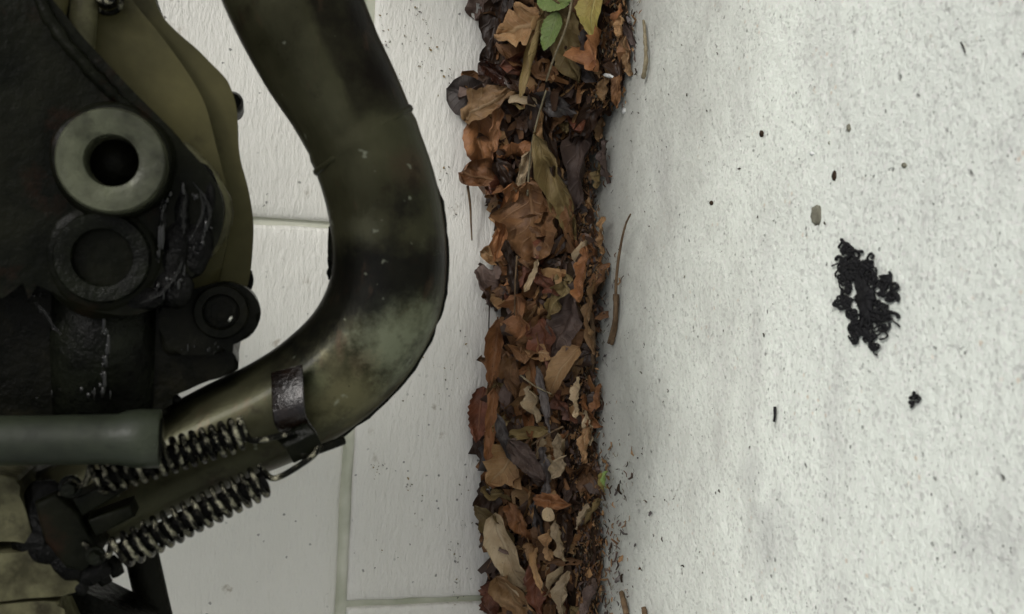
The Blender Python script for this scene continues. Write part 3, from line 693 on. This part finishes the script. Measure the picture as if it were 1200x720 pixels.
def leaf(px, py, L, W, ang, col, kind, curl, lift, label, name='dead_leaf', bend=None, crumple=1.0, torn=0.0, stalk=None, tiltr=0.35, fine_=True, facing=0.0, fold=0.25):
    SEED[0] += 1; rnd = random.Random(SEED[0])
    p, n = heap_pt(px, py, lift)
    n = (n - FWD*facing).normalized()
    b = rnd.uniform(-1.1, 1.1) if bend is None else bend
    sc_ = 1.14 if fine_ else 1.0
    me = leaf_mesh(L*LPX*sc_, W*LPX*sc_, kind, curl*1.25, b, crumple, SEED[0], *((18, 10) if fine_ else (10, 6)), torn=torn, fold=fold)
    me.materials.append(LEAF[col])
    o = link(name, me)
    o.matrix_world = orient(n, ang, p, Vector((rnd.uniform(-tiltr, tiltr), rnd.uniform(-tiltr, tiltr), rnd.uniform(-tiltr, tiltr))))
    tag(o, label, 'leaf', LEAFGROUP)
    if stalk:
        bm = bmesh.new(); pts = catmull([heap_pt(x, y, q)[0] for x, y, q in stalk], 5)
        k = len(pts); add_tube(bm, pts, [0.0011-0.0006*i/k for i in range(k)], 6)
        inv = o.matrix_world.inverted()
        for v in bm.verts: v.co = inv @ v.co
        bmesh.ops.recalc_face_normals(bm, faces=bm.faces)
        ms = bpy.data.meshes.new('stalk'); bm.to_mesh(ms); bm.free(); ms.shade_smooth(); ms.materials.append(M['twig'])
        c = link('stalk', ms); c.parent = o
    return o
H = [
 (566, 0, 46, 34, 110, 'mauve', 'round', 0.4, .004, 'pinkish brown leaf stuck alone to the wall at the very top', {'torn': .1}),
 (582, 36, 96, 44, 98, 'dark', 'ovate', 0.9, .004, 'long folded dark brown leaf standing against the wall near the top', {}),
 (612, 34, 62, 46, 168, 'tan', 'lobed', 0.4, .012, 'tan lobed leaf with pale veins just left of the two green leaves', {'facing': .5}),
 (627, 58, 112, 30, 94, 'olive', 'lance', 2.2, .014, 'long tightly rolled tan leaf running down beside the green leaves', {'fold': 0, 'bend': .1, 'crumple': .25, 'facing': .6}),
 (652, 0, 46, 34, 10, 'green', 'ovate', 0.4, .016, 'fresh green leaf at the top edge, the upper of the two green ones', {'crumple': .2, 'facing': .6, 'stalk': [(672, -4, .018), (664, 30, .018), (648, 70, .016), (640, 92, .012)]}),
 (646, 38, 42, 28, 108, 'green', 'ovate', 0.3, .016, 'green diamond shaped leaf fragment, the lower of the two green ones', {'crumple': .2, 'facing': .8}),
 (696, 10, 58, 44, 100, 'yellow', 'ovate', 0.4, .014, 'yellow and olive leaf hanging in from the top edge', {'crumple': .3, 'facing': .6}),
 (692, 58, 50, 40, 60, 'orange', 'lobed', 0.8, .010, 'orange brown crumpled leaf under the yellow leaf', {}),
 (662, 50, 84, 50, 70, 'olive', 'ovate', 0.5, .006, 'broad dull tan leaf lying behind the lower green leaf', {'facing': .5}),
 (582, 86, 44, 34, 30, 'glossy', 'ovate', 1.6, .012, 'glossy dark red brown curled leaf with a wet glint by the wall', {}),
 (548, 112, 48, 46, 200, 'grey', 'round', 0.5, .004, 'smooth dark grey round leaf sticking out flat on the white wall', {'crumple': .2, 'facing': .6}),
 (574, 122, 66, 40, 335, 'tan', 'lobed', 0.7, .012, 'ochre crinkled leaf lying across the dark grey round leaf', {'facing': .4}),
 (612, 119, 32, 19, 12, 'pale', 'strip', 1.6, .014, 'short pale rolled leaf like a cigar stub in the upper heap', {'fold': 0, 'crumple': .2}),
 (563, 168, 72, 46, 82, 'orange', 'ovate', 0.9, .010, 'orange brown hollow curled leaf below the ochre crinkled one', {'facing': .6}),
 (580, 152, 52, 18, 95, 'orange', 'strip', 0.9, .018, 'light orange twisted leaf strip on the hollow orange leaf', {}),
 (568, 210, 54, 46, 190, 'orange', 'round', 0.9, .012, 'rounded orange brown leaf with a long thin hanging stalk', {'facing': .5, 'stalk': [(548, 218, .012), (551, 240, .008), (552, 262, .005), (553, 282, .003)]}),
 (594, 208, 44, 30, 60, 'dark', 'ovate', 1.0, .008, 'small dark brown leaf tucked behind the rounded orange leaf', {}),
 (613, 203, 48, 16, 285, 'pale', 'strip', 0.7, .014, 'pale splintered leaf shard pointing up in the upper heap', {}),
 (640, 160, 96, 40, 78, 'dark', 'ovate', 1.0, .012, 'long dark chocolate leaf hanging down the middle of the heap', {'facing': .4}),
 (634, 156, 48, 20, 282, 'tan', 'lance', 2.0, .016, 'short rolled tan leaf beside the dark chocolate leaf', {'fold': 0}),
 (652, 218, 118, 36, 72, 'olive', 'lance', 1.2, .018, 'long olive tan leaf slanting across the middle of the heap', {'facing': .5, 'bend': .3}),
 (682, 178, 130, 36, 97, 'mauve', 'lance', 1.0, .008, 'long purplish grey leaf along the floor side of the heap', {}),
 (690, 140, 60, 26, 120, 'dark', 'lance', 1.0, .006, 'dark narrow leaf above the long purplish grey leaf', {}),
 (626, 268, 98, 72, 85, 'brown', 'lobed', 0.5, .010, 'largest mid brown leaf with a torn pointed corner', {'facing': .5, 'crumple': .95}),
 (592, 258, 92, 26, 104, 'orange', 'strip', 1.0, .014, 'orange brown leaf strip standing along the wall side', {'facing': .4}),
 (578, 300, 30, 22, 200, 'tan', 'round', 0.6, .008, 'small light tan leaf curl above the purple brown leaf', {}),
 (572, 336, 52, 38, 70, 'mauve', 'ovate', 0.6, .008, 'purple brown smooth leaf bulging toward the pipe bend', {'facing': .6}),
 (600, 312, 60, 18, 80, 'dark', 'strip', .9, .012, 'dark leaf strip between the orange strip and the largest brown leaf', {}),
 (684, 322, 56, 20, 95, 'orange', 'strip', 1.4, .014, 'orange curled leaf strip on the floor side level with the pipe bend', {}),
 (670, 262, 60, 18, 92, 'brown', 'lance', 1.2, .012, 'narrow red brown rolled leaf below the long purplish leaf', {}),
 (625, 322, 40, 9, 120, 'pale', 'strip', 0.4, .020, 'crooked cream coloured leaf rib under the largest brown leaf', {'bend': 1.2}),
 (640, 330, 50, 24, 20, 'rust', 'ovate', 0.8, .008, 'reddish leaf lying crosswise under the largest brown leaf', {}),
 (706, 276, 38, 20, 75, 'tan', 'ovate', 0.9, .010, 'tan leaf standing up at the floor edge beside the curved twig', {}),
 (610, 372, 50, 42, 100, 'orange', 'lobed', 0.6, .014, 'yellowish orange squarish leaf level with the lower bend', {'facing': .6}),
 (654, 352, 44, 30, 130, 'olive', 'ovate', 0.8, .012, 'ochre leaf scrap right of the squarish orange leaf', {}),
 (664, 382, 70, 48, 110, 'mauve', 'ovate', 0.5, .008, 'broad purplish brown leaf in the middle of the strip', {'facing': .5}),
 (690, 374, 80, 18, 95, 'tan', 'strip', 0.9, .012, 'long light brown leaf strip on the floor side', {}),
 (640, 404, 56, 44, 75, 'rust', 'ovate', 0.6, .008, 'dark red brown leaf below the squarish orange leaf', {}),
 (656, 436, 64, 36, 128, 'tan', 'ovate', 0.6, .016, 'broad light brown leaf slanting down in mid strip', {'facing': .6, 'crumple': .3}),
 (580, 412, 80, 26, 98, 'orange', 'lance', 1.2, .012, 'orange leaf arched along the wall edge level with the springs', {'facing': .3}),
 (600, 440, 58, 30, 85, 'brown', 'ovate', 0.7, .012, 'brown leaf beside the arched orange leaf', {'facing': .4}),
 (562, 486, 62, 36, 98, 'rust', 'serrate', 0.5, .006, 'bright rust red leaf with toothed edge sticking out on the wall', {'facing': .7, 'crumple': .35}),
 (575, 500, 86, 15, 95, 'orange', 'strip', 0.6, .013, 'thin light orange strip along the toothed rust red leaf', {'facing': .4}),
 (626, 474, 38, 26, 70, 'pale', 'ovate', 0.7, .014, 'pale tan small leaf with one dark hole', {'facing': .5}),
 (640, 470, 76, 13, 66, 'grey', 'lance', 1.0, .018, 'narrow grey leaf crossing beside the pale tan small leaf', {}),
 (618, 508, 46, 20, 172, 'olive', 'lance', 1.4, .014, 'ochre rolled leaf lying level across the strip', {}),
 (662, 476, 44, 26, 20, 'rust', 'ovate', 0.8, .010, 'dull red brown leaf right of the narrow grey leaf', {}),
 (594, 516, 60, 17, 64, 'grey', 'lance', 1.1, .016, 'grey pointed leaf slanting above the fan shaped tan leaf', {}),
 (592, 546, 54, 52, 125, 'tan', 'lobed', 0.4, .014, 'fan shaped tan leaf with clear radiating veins', {'facing': .9, 'crumple': .35}),
 (618, 540, 58, 32, 48, 'mauve', 'ovate', 0.6, .016, 'mauve grey smooth leaf touching the fan shaped leaf', {'facing': .4}),
 (640, 552, 50, 26, 60, 'grey', 'ovate', 0.6, .010, 'dusty grey leaf right of the mauve smooth leaf', {}),
 (656, 524, 32, 14, 100, 'pale', 'lance', 0.8, .016, 'small pale spear shaped leaf in the lower strip', {}),
 (655, 548, 32, 17, 128, 'pale', 'lance', 0.6, .018, 'pale greenish tan pointed leaf below the small spear leaf', {'facing': .5}),
 (686, 522, 36, 18, 85, 'tan', 'ovate', 0.7, .010, 'tan oval leaf at the floor side below the bark strip', {}),
 (677, 466, 42, 14, 98, 'pale', 'lance', 0.8, .012, 'pale narrow leaf on the floor side beside the bark strip', {}),
 (646, 588, 42, 22, 10, 'orange', 'ovate', 0.8, .014, 'orange tan leaf lying level above the cream disc', {}),
 (643, 603, 15, 13, 80, 'pale', 'round', 0.4, .018, 'tiny cream disc shaped leaf piece', {'crumple': .2, 'facing': .8}),
 (683, 606, 28, 10, 95, 'pale', 'lance', 0.6, .012, 'small pale sliver leaf on the floor side of the cream disc', {}),
 (580, 616, 60, 28, 38, 'olive', 'lance', 1.2, .016, 'golden tan rolled leaf above the big pale wrinkled leaf', {'facing': .4}),
 (597, 655, 100, 48, 66, 'pale', 'ovate', 0.9, .016, 'big pale wrinkled leaf with a black hole near the bottom', {'facing': .5, 'crumple': .6}),
 (572, 598, 66, 34, 80, 'dark', 'ovate', 1.0, .006, 'dark hollow leaf at the wall edge above the golden rolled leaf', {}),
 (606, 610, 40, 24, 60, 'orange', 'ovate', .8, .010, 'small orange leaf tucked right of the golden rolled leaf', {}),
 (656, 634, 40, 16, 62, 'pale', 'strip', 0.9, .014, 'pale bent leaf strip low in the strip', {}),
 (642, 640, 34, 22, 100, 'tan', 'ovate', 0.7, .012, 'pinkish tan leaf left of the pale bent strip', {}),
 (628, 662, 58, 11, 58, 'tan', 'lance', 1.0, .018, 'slim tan leaf sliver right of the big pale leaf', {}),
 (606, 704, 68, 44, 42, 'tan', 'ovate', 0.8, .014, 'tan brown folded leaf at the bottom edge', {'facing': .5}),
 (574, 706, 48, 36, 100, 'rust', 'serrate', 0.6, .008, 'red brown toothed leaf at the bottom beside the wall joint', {'facing': .4}),
 (630, 690, 60, 30, 80, 'rust', 'ovate', 0.9, .008, 'dark red leaf between the two bottom tan leaves', {}),
 (660, 698, 48, 18, 95, 'pale', 'lance', 0.8, .012, 'light tan spear leaf at the bottom edge', {}),
 (692, 704, 44, 16, 98, 'mauve', 'lance', 0.9, .010, 'reddish narrow leaf at the bottom on the floor side', {}),
 (704, 152, 26, 15, 100, 'tan', 'lance', 0.9, .006, 'small tan leaf lying on the floor by the long purplish leaf', {}),
 (710, 190, 44, 17, 105, 'mauve', 'lance', 0.8, .006, 'brown grey slender leaf lying loose on the floor', {}),
 (702, 206, 26, 18, 80, 'olive', 'ovate', 0.8, .006, 'dull folded leaf scrap touching the slender loose leaf', {}),
 (708, 106, 24, 15, 95, 'tan', 'lance', 0.9, .010, 'tan seed like leaf below the white chip', {}),
 (735, 66, 38, 12, 92, 'tan', 'strip', 0.9, .006, 'flat tan leaf strip at the floor edge near the top', {}),
 (723, 100, 46, 15, 92, 'brown', 'lance', 0.9, .008, 'brown narrow leaf beside the white chip', {}),
 (728, 32, 22, 14, 110, 'tan', 'lance', 0.8, .010, 'small tan hooked leaf near the top on the floor side', {}),
 (700, 476, 46, 13, 98, 'orange', 'lance', 0.7, .006, 'light brown narrow leaf with dark edge lying on the floor', {}),
 (692, 500, 40, 12, 100, 'pale', 'lance', 0.7, .006, 'greyish pale narrow leaf left of the dark edged one', {}),
]
for (px, py, L, W, ang, col, kind, curl, lift, lab, kw) in H:
    leaf(px, py, L, W, ang, col, kind, curl, lift, lab, name='green_leaf' if col == 'green' else 'dead_leaf', **kw)

# the many smaller leaves between them
ZONES = [(150, 'near the green leaves'), (260, 'beside the straight pipe'), (400, 'beside the pipe bend'), (560, 'beside the coil springs'), (900, 'below the coil springs')]
WORD = dict(tan='tan', pale='pale', brown='brown', dark='dark brown', orange='orange brown', rust='rust red', mauve='purplish', grey='grey', olive='ochre')
SHAPE = dict(ovate='oval', lance='slender', strip='ragged', lobed='lobed', round='rounded', serrate='toothed')
rnd = random.Random(21); FILL = {}
for i in range(215):
    py = -30 + 790*((i*0.618034) % 1.0); l, r = interp(EDGE_L, py), interp(EDGE_R, py)
    t = rnd.random(); px = l + 10 + (r-l-18)*t
    wgt = ['dark']*7 + ['brown']*9 + ['rust'] + ['mauve']*3 + ['orange']*4 + ['tan']*4 + ['grey']*2 + ['olive']*2 + ['pale']*(2 if t > .55 else 0)
    col = rnd.choice(wgt); kind = rnd.choice(['ovate', 'ovate', 'lance', 'strip', 'lobed', 'serrate'])
    if kind in ('lance', 'strip') and t > .8: px += rnd.uniform(0, 16)
    k = 1.0-0.5*max(0, t-0.45)
    L = rnd.uniform(34, 84)*k; W = L*{'lance': .32, 'strip': .26}.get(kind, .62)
    lift = rnd.uniform(-0.007, 0.006) - (0.004 if L > 60 else 0)
    zone = next(z for lim, z in ZONES if py < lim); side = 'wall side' if t < .33 else 'middle' if t < .7 else 'floor side'
    size = 'small' if L < 42 else 'large' if L > 64 else 'middling'
    o = leaf(px, py, L, W, rnd.gauss(90, 45) + (180 if rnd.random() < .4 else 0), col, kind, rnd.uniform(.3, 1.5), lift, f'{size} {WORD[col]} {SHAPE[kind]} leaf, {side}, {zone}', crumple=rnd.uniform(.6, 1.1), torn=rnd.choice([0, 0, .15, .3]), tiltr=1.0, fine_=False)
    FILL.setdefault(o['label'], []).append((py, o))
ORD = ['uppermost', 'second', 'third', 'fourth', 'fifth', 'sixth', 'seventh', 'eighth']
for lab, lst in FILL.items():
    if len(lst) > 1:
        for k, (_, o) in enumerate(sorted(lst, key=lambda q: q[0])): o['label'] = lab + (', uppermost of its kind' if k == 0 else f', {ORD[k]} from the top')

# leaf mould underneath, and shreds too many to count
bm = bmesh.new(); rows = []
for i in range(201):
    py = -430 + 1640*i/200; row = []
    l, r = interp(EDGE_L, py)+8, interp(EDGE_R, py)-14
    for j in range(13):
        p, n = heap_pt(l + (r-l)*j/12, py, -0.009*math.sin(math.pi*j/12))
        p = p + Vector(noise.noise_vector(p*90))*0.003; p.z = max(p.z, 0.0006) if 0 < j < 12 else max(p.z-0.004, -0.001)
        row.append(bm.verts.new(p))
    rows.append(row)
for a, b in zip(rows, rows[1:]):
    for j in range(12): bm.faces.new((a[j], a[j+1], b[j+1], b[j]))
o = from_bm('leaf_mould', bm, M['soil']); o['kind'] = 'stuff'; o['label'] = 'dark leaf mould filling the corner under the leaves'

def shreds(name, n, place, mats, size, label, seed, aspect=(0.2, 0.6), align=0.6, liftmax=0.003):
    rnd = random.Random(seed); verts = []; faces = []; mi = []
    for _ in range(n):
        p, nrm = place(rnd)
        L = rnd.uniform(*size)*(0.4+rnd.random()); W = L*rnd.uniform(*aspect)
        a = rnd.gauss(0, 1-align)*1.6
        d = (UP*math.cos(a) + RT*math.sin(a)); nr = (nrm + Vector((rnd.uniform(-.7, .7), rnd.uniform(-.7, .7), rnd.uniform(-.7, .7)))).normalized()
        y = (d-nr*d.dot(nr)).normalized(); x = y.cross(nr); k = len(verts); p = p + nrm*rnd.uniform(0.0002, liftmax)
        b = rnd.uniform(-.3, .3)*L; th = nr*min(0.0006, W*0.2)
        for s_, ww, hh in ((-.5, .5, 0), (0, 1, b), (.5, .35, 0)):
            verts += [p+y*L*s_-x*W*ww*.5+nr*hh+th, p+y*L*s_+x*W*ww*.5+nr*(hh+rnd.uniform(-.2, .2)*W)+th, p+y*L*s_+nr*(hh)-th]
        for q in (0, 3):
            faces += [(k+q, k+q+1, k+q+4, k+q+3), (k+q+1, k+q+2, k+q+5, k+q+4), (k+q+2, k+q, k+q+3, k+q+5)]
        m_ = rnd.randrange(len(mats)); mi += [m_]*6
    me = bpy.data.meshes.new(name); me.from_pydata(verts, [], faces)
    for m_ in mats: me.materials.append(m_)
    me.polygons.foreach_set('material_index', mi)
    o = link(name, me); o['kind'] = 'stuff'; o['label'] = label; return o
def pl_heap(rnd):
    py = rnd.uniform(-60, 780); l, r = interp(EDGE_L, py), interp(EDGE_R, py)
    return heap_pt(l+6+(r-l-10)*rnd.random(), py, rnd.uniform(-.008, .000))
shreds('leaf_shreds', 1800, pl_heap, [LEAF[k] for k in ('dark', 'dark', 'brown', 'brown', 'mauve', 'dark', 'tan', 'dark')], (.006, .020), 'shredded dead leaf scraps between the larger leaves', 3, liftmax=.002)
def pl_out(rnd):
    py = rnd.choice((rnd.uniform(-430, -24), rnd.uniform(752, 1200))); l, r = interp(EDGE_L, py), interp(EDGE_R, py)
    return heap_pt(l+4+(r-l-8)*rnd.random(), py, rnd.uniform(-.006, .004))
shreds('leaf_litter', 1500, pl_out, [LEAF[k] for k in ('dark', 'brown', 'brown', 'orange', 'mauve', 'tan')], (.012, .036), 'the drift of leaves carrying on along the wall', 9, (.3, .6), .3, .004)
def pl_edge(rnd):
    py = rnd.uniform(-40, 760); r = interp(EDGE_R, py); wd = 26 if 520 < py else 15
    return heap_pt(r - 24 + abs(rnd.gauss(0, 1))*wd - rnd.random()*12, py, 0.0)
shreds('leaf_crumbs', 2200, pl_edge, [LEAF[k] for k in ('dark', 'brown', 'mauve', 'tan', 'tan', 'grey')] + [M['soil']], (.0015, .006), 'fine crumbs and fibres trailing onto the concrete beside the leaves', 4, liftmax=.0012)
shreds('leaf_fibres', 2600, lambda r_: pl_edge(r_), [M['soil'], LEAF['grey'], LEAF['tan'], LEAF['brown'], M['stone'], M['wood']], (.0008, .0035), 'fine fibrous dust at the floor edge of the leaves', 6, (.12, .4), .8, .0008)
def pl_floor(rnd):
    py = rnd.uniform(-40, 760); r = interp(EDGE_R, py)
    px = r + rnd.expovariate(1/60.0)
    return onZ(px, py, 0.0004), Vector((0, 0, 1))
shreds('soil_specks', 260, pl_floor, [M['soil'], M['soil'], LEAF['dark'], M['stone']], (.0005, .0016), 'dark soil specks scattered over the concrete', 5, (0.4, 0.9), 0.5, .0006)

CL = [(random.Random(77+i).uniform(425, 560), random.Random(177+i).uniform(0, 720)) for i in range(26)] + [(535, 655), (545, 615), (528, 640), (538, 575), (525, 455), (490, 12), (478, 8), (500, 32), (526, 88), (480, 240)]
def pl_wall(rnd):
    cx, cy = rnd.choice(CL); sd = rnd.choice((3, 5, 12))
    p = onY(min(cx+rnd.gauss(0, sd), 572), cy+rnd.gauss(0, sd*1.3), -0.0006); return p, Vector((0, -1, 0))
shreds('wall_specks', 300, pl_wall, [LEAF['grey'], LEAF['olive'], M['stone'], M['stone'], M['wood']], (.0005, .0018), 'specks and smears of dirt splashed on the white blocks', 8, (0.4, 0.9), 0.3, .0003)

# ------------------------------------------------------------------ twigs, chips and marks on the floor
def twig(name, pts, r0, r1, mat, label, cat, wob=0.3, seg=8, flat=1.0):
    bm = bmesh.new(); P = catmull(pts, 6); n = len(P)
    add_tube(bm, P, [(r0+(r1-r0)*i/(n-1))*.74 for i in range(n)], seg, True, wob)
    o = from_bm(name, bm, M[mat]); tag(o, label, cat); return o
def F(px, py, h=0.0015): return onZ(px, py, h)
twig('twig', [F(714, 402, .003), F(721, 370, .004), F(722, 330, .006), F(727, 290, .007), (F(733, 264, .008)), F(739, 251, .010)], .0022, .0007, 'twig', 'curved brown twig with a dark thin tip leaning onto the concrete', 'twig')
twig('twig', [F(717, 404, .002), F(721, 380, .002), F(722, 345, .003)], .0020, .0030, 'twig', 'straight stub of brown twig lying below the curved twig', 'twig')
twig('wood_sliver', [F(754, 92, .003), F(757, 70, .004), F(756, 46, .004), F(754, 24, .003)], .0022, .0014, 'wood', 'pale mossy wood sliver standing apart near the top', 'wood sliver', .6)
twig('twig', [F(728, 694, .002), F(731, 706, .003), F(734, 720, .003)], .0022, .0030, 'twig', 'short thick brown twig at the bottom edge nearest the leaves', 'twig')
twig('twig', [F(754, 712, .002), F(757, 726, .002), F(760, 740, .003)], .0022, .0026, 'twig', 'twig end just entering at the bottom edge, farther from the leaves', 'twig')
twig('bark_strip', [F(690, 352, .010), F(694, 380, .009), F(696, 410, .008), F(694, 436, .005)], .0030, .0018, 'twig', 'long shredded bark strip at the floor side of the leaves', 'bark', .7)
twig('plant_stem', [heap_pt(672, -10, .02)[0], heap_pt(664, 30, .02)[0], heap_pt(650, 66, .018)[0], heap_pt(640, 96, .014)[0]], .0011, .0009, 'wood', 'thin tan stem crossing beside the lower green leaf', 'stem', .2)
twig('plant_stem', [heap_pt(606, 300, .018)[0], heap_pt(604, 330, .018)[0], heap_pt(603, 370, .016)[0]], .0010, .0008, 'twig', 'thin brown stem standing above the squarish orange leaf', 'stem', .2)
twig('plant_stem', [heap_pt(640, 106, .02)[0], heap_pt(630, 140, .02)[0], heap_pt(622, 178, .02)[0], heap_pt(618, 230, .016)[0]], .0009, .0011, 'wood', 'long tan stem lying down the upper middle of the heap', 'stem', .2)
twig('plant_stem', [heap_pt(574, 345, .01)[0], heap_pt(573, 390, .01)[0], heap_pt(577, 430, .012)[0]], .0007, .0007, 'soil', 'dark wiry stem along the wall edge', 'stem', .2)
twig('plant_stem', [heap_pt(660, 500, .016)[0], heap_pt(640, 510, .018)[0], heap_pt(622, 522, .014)[0]], .0010, .0007, 'twig', 'reddish stem lying slantwise over the lower heap', 'stem', .2)
twig('plant_stem', [heap_pt(610, 440, .02)[0], heap_pt(626, 452, .02)[0], heap_pt(646, 462, .018)[0]], .0009, .0007, 'wood', 'pale straw lying under the broad light brown leaf', 'stem', .2)
twig('rubber_sliver', [F(908, 477, .0016), F(908, 486, .002), F(907, 494, .0016)], .0010, .0009, 'tar', 'little straight black sliver lying alone on the concrete', 'sliver', .2)
twig('red_thread', [F(1126, 50, .0012), F(1129, 56, .0014), F(1131, 62, .0012)], .0005, .0004, 'tab', 'tiny rust red thread on the concrete near the top right', 'thread', .1)
# yellow green bud
def blob(name, px, py, rx, ry, rz, mat, label, cat, amp=.25, ang=0, plane='floor', lift=0.0):
    bm = bmesh.new(); bmesh.ops.create_icosphere(bm, subdivisions=3, radius=1)
    c = F(px, py, lift) if plane == 'floor' else heap_pt(px, py, lift)[0]
    X = (onZ(px+1, py)-onZ(px, py)); Y = (onZ(px, py+1)-onZ(px, py)); ca, sa = math.cos(R(ang)), math.sin(R(ang))
    for v in bm.verts:
        d = v.co*(1+amp*noise.noise(v.co*2.2+Vector((px, py, 0))))
        a, b = d.x*rx, d.y*ry
        v.co = c + X*(a*ca-b*sa) + Y*(a*sa+b*ca) + Vector((0, 0, max(-.2, d.z)*rz))
    o = from_bm(name, bm, mat if not isinstance(mat, str) else M[mat]); tag(o, label, cat); return o
leaf(707, 566, 22, 15, 115, 'yellow', 'ovate', 0.9, .008, 'bright yellow half of the little fresh bud on the floor', name='fresh_bud', crumple=.3)
leaf(709, 562, 18, 13, 60, 'green', 'ovate', 0.7, .010, 'bright green half of the little fresh bud on the floor', name='fresh_bud', crumple=.3)
blob('white_chip', 713, 89, 5, 2.4, .002, 'chip', 'bright white chip caught at the floor side near the top', 'chip', .3, 15, 'heap', .012)
blob('white_chip', 731, 130, 2.2, 4, .0015, 'chip', 'small white chip at the floor edge under the brown narrow leaf', 'chip', .3)
blob('white_dot', 952, 180, 2.3, 2.3, .0012, 'chip', 'tiny bright white dot alone on the concrete', 'chip', .1)
blob('flat_pebble', 957, 252, 6, 12, .0012, 'stone', 'flat olive grey spot of dirt above the black tar blot', 'dirt spot', .35)
blob('dirt_pellet', 978, 206, 2.6, 6, .0010, 'soil', 'dark oblong pellet above the olive grey spot', 'pellet', .3)
blob('dirt_pellet', 893, 157, 2.2, 4, .0012, 'soil', 'single dark pellet left in the upper middle of the floor', 'pellet', .3)
blob('dirt_pellet', 995, 150, 2.2, 5, .0010, 'stone', 'greyish pellet right of the single dark pellet', 'pellet', .3)
blob('dirt_pellet', 1060, 194, 3.0, 3.4, .0010, 'stone', 'grey pellet at the right of the upper floor', 'pellet', .3)
blob('dirt_pellet', 834, 238, 2.0, 2.6, .0010, 'soil', 'small black pellet nearest the leaves in the upper floor', 'pellet', .3)
# black tar: a ragged mass with curled threads
def tar(name, outline, strands, seed, label, scale=1.0):
    rnd = random.Random(seed); root = empty(name, F(sum(p[0] for p in outline)/len(outline), sum(p[1] for p in outline)/len(outline), 0)); tag(root, label, 'tar blot')
    bm = bmesh.new(); pts = catmull([(x, y, 0) for x, y in outline + [outline[0]]], 6)[:-1]
    cx = sum(p.x for p in pts)/len(pts); cy = sum(p.y for p in pts)/len(pts); rings = []
    for k, (f, h) in enumerate(((1.0, 0.0001), (.97, .0012), (.8, .0022), (.5, .0028), (.2, .003))):
        ring = []
        for i, p in enumerate(pts):
            j = 1 + (0.40*noise.noise(Vector((i*.7, seed, 0))) if k < 3 else 0)
            x, y = cx+(p.x-cx)*f*j*.40, cy+(p.y-cy)*f*j*.55
            q = F(x, y, h); q.z += 0.0012*noise.noise(q*500) if k > 1 else 0; ring.append(bm.verts.new(q))
        rings.append(ring)
    n = len(pts)
    for a, b in zip(rings, rings[1:]):
        for i in range(n): bm.faces.new((a[i], a[(i+1) % n], b[(i+1) % n], b[i]))
    bm.faces.new(rings[-1]); from_bm('tar_mass', bm, M['tar'], root)
    bm = bmesh.new()
    for s_ in range(strands):
        p = pts[rnd.randrange(n)]; f = rnd.uniform(.5, 1.02); x, y = cx+(p.x-cx)*f, cy+(p.y-cy)*f
        d = math.atan2(p.y-cy, p.x-cx) + rnd.gauss(0, .9); turn = rnd.choice((-1, 1))*rnd.uniform(.22, .62); P_ = []
        for k in range(rnd.randint(7, 16)):
            P_.append(F(x, y, .0010+.0008*rnd.random())); x += math.cos(d)*1.45*scale; y += math.sin(d)*1.6*scale; d += turn + rnd.gauss(0, .35)
        add_tube(bm, P_, [rnd.uniform(.00035, .0009)*(1 if scale == 1 else .7)]*len(P_), 5, True, .4)
    o = from_bm('tar_threads', bm, M['tar'], root); o['kind'] = 'stuff'
tar('tar_blot', [(990, 284), (998, 288), (1000, 300), (1012, 300), (1022, 308), (1026, 322), (1040, 328), (1048, 340), (1047, 358), (1040, 368), (1042, 380), (1032, 388), (1034, 404), (1026, 412), (1018, 404), (1010, 392), (1000, 404), (1000, 386), (996, 372), (990, 360), (982, 352), (990, 340), (984, 322), (984, 308), (988, 296)], 190, 4, 'large ragged black tar blot with curled threads on the concrete')
tar('tar_blot', [(1070, 462), (1074, 463), (1076, 468), (1073, 472), (1069, 470), (1068, 465)], 8, 5, 'small black tar spot below the large ragged one', .5)
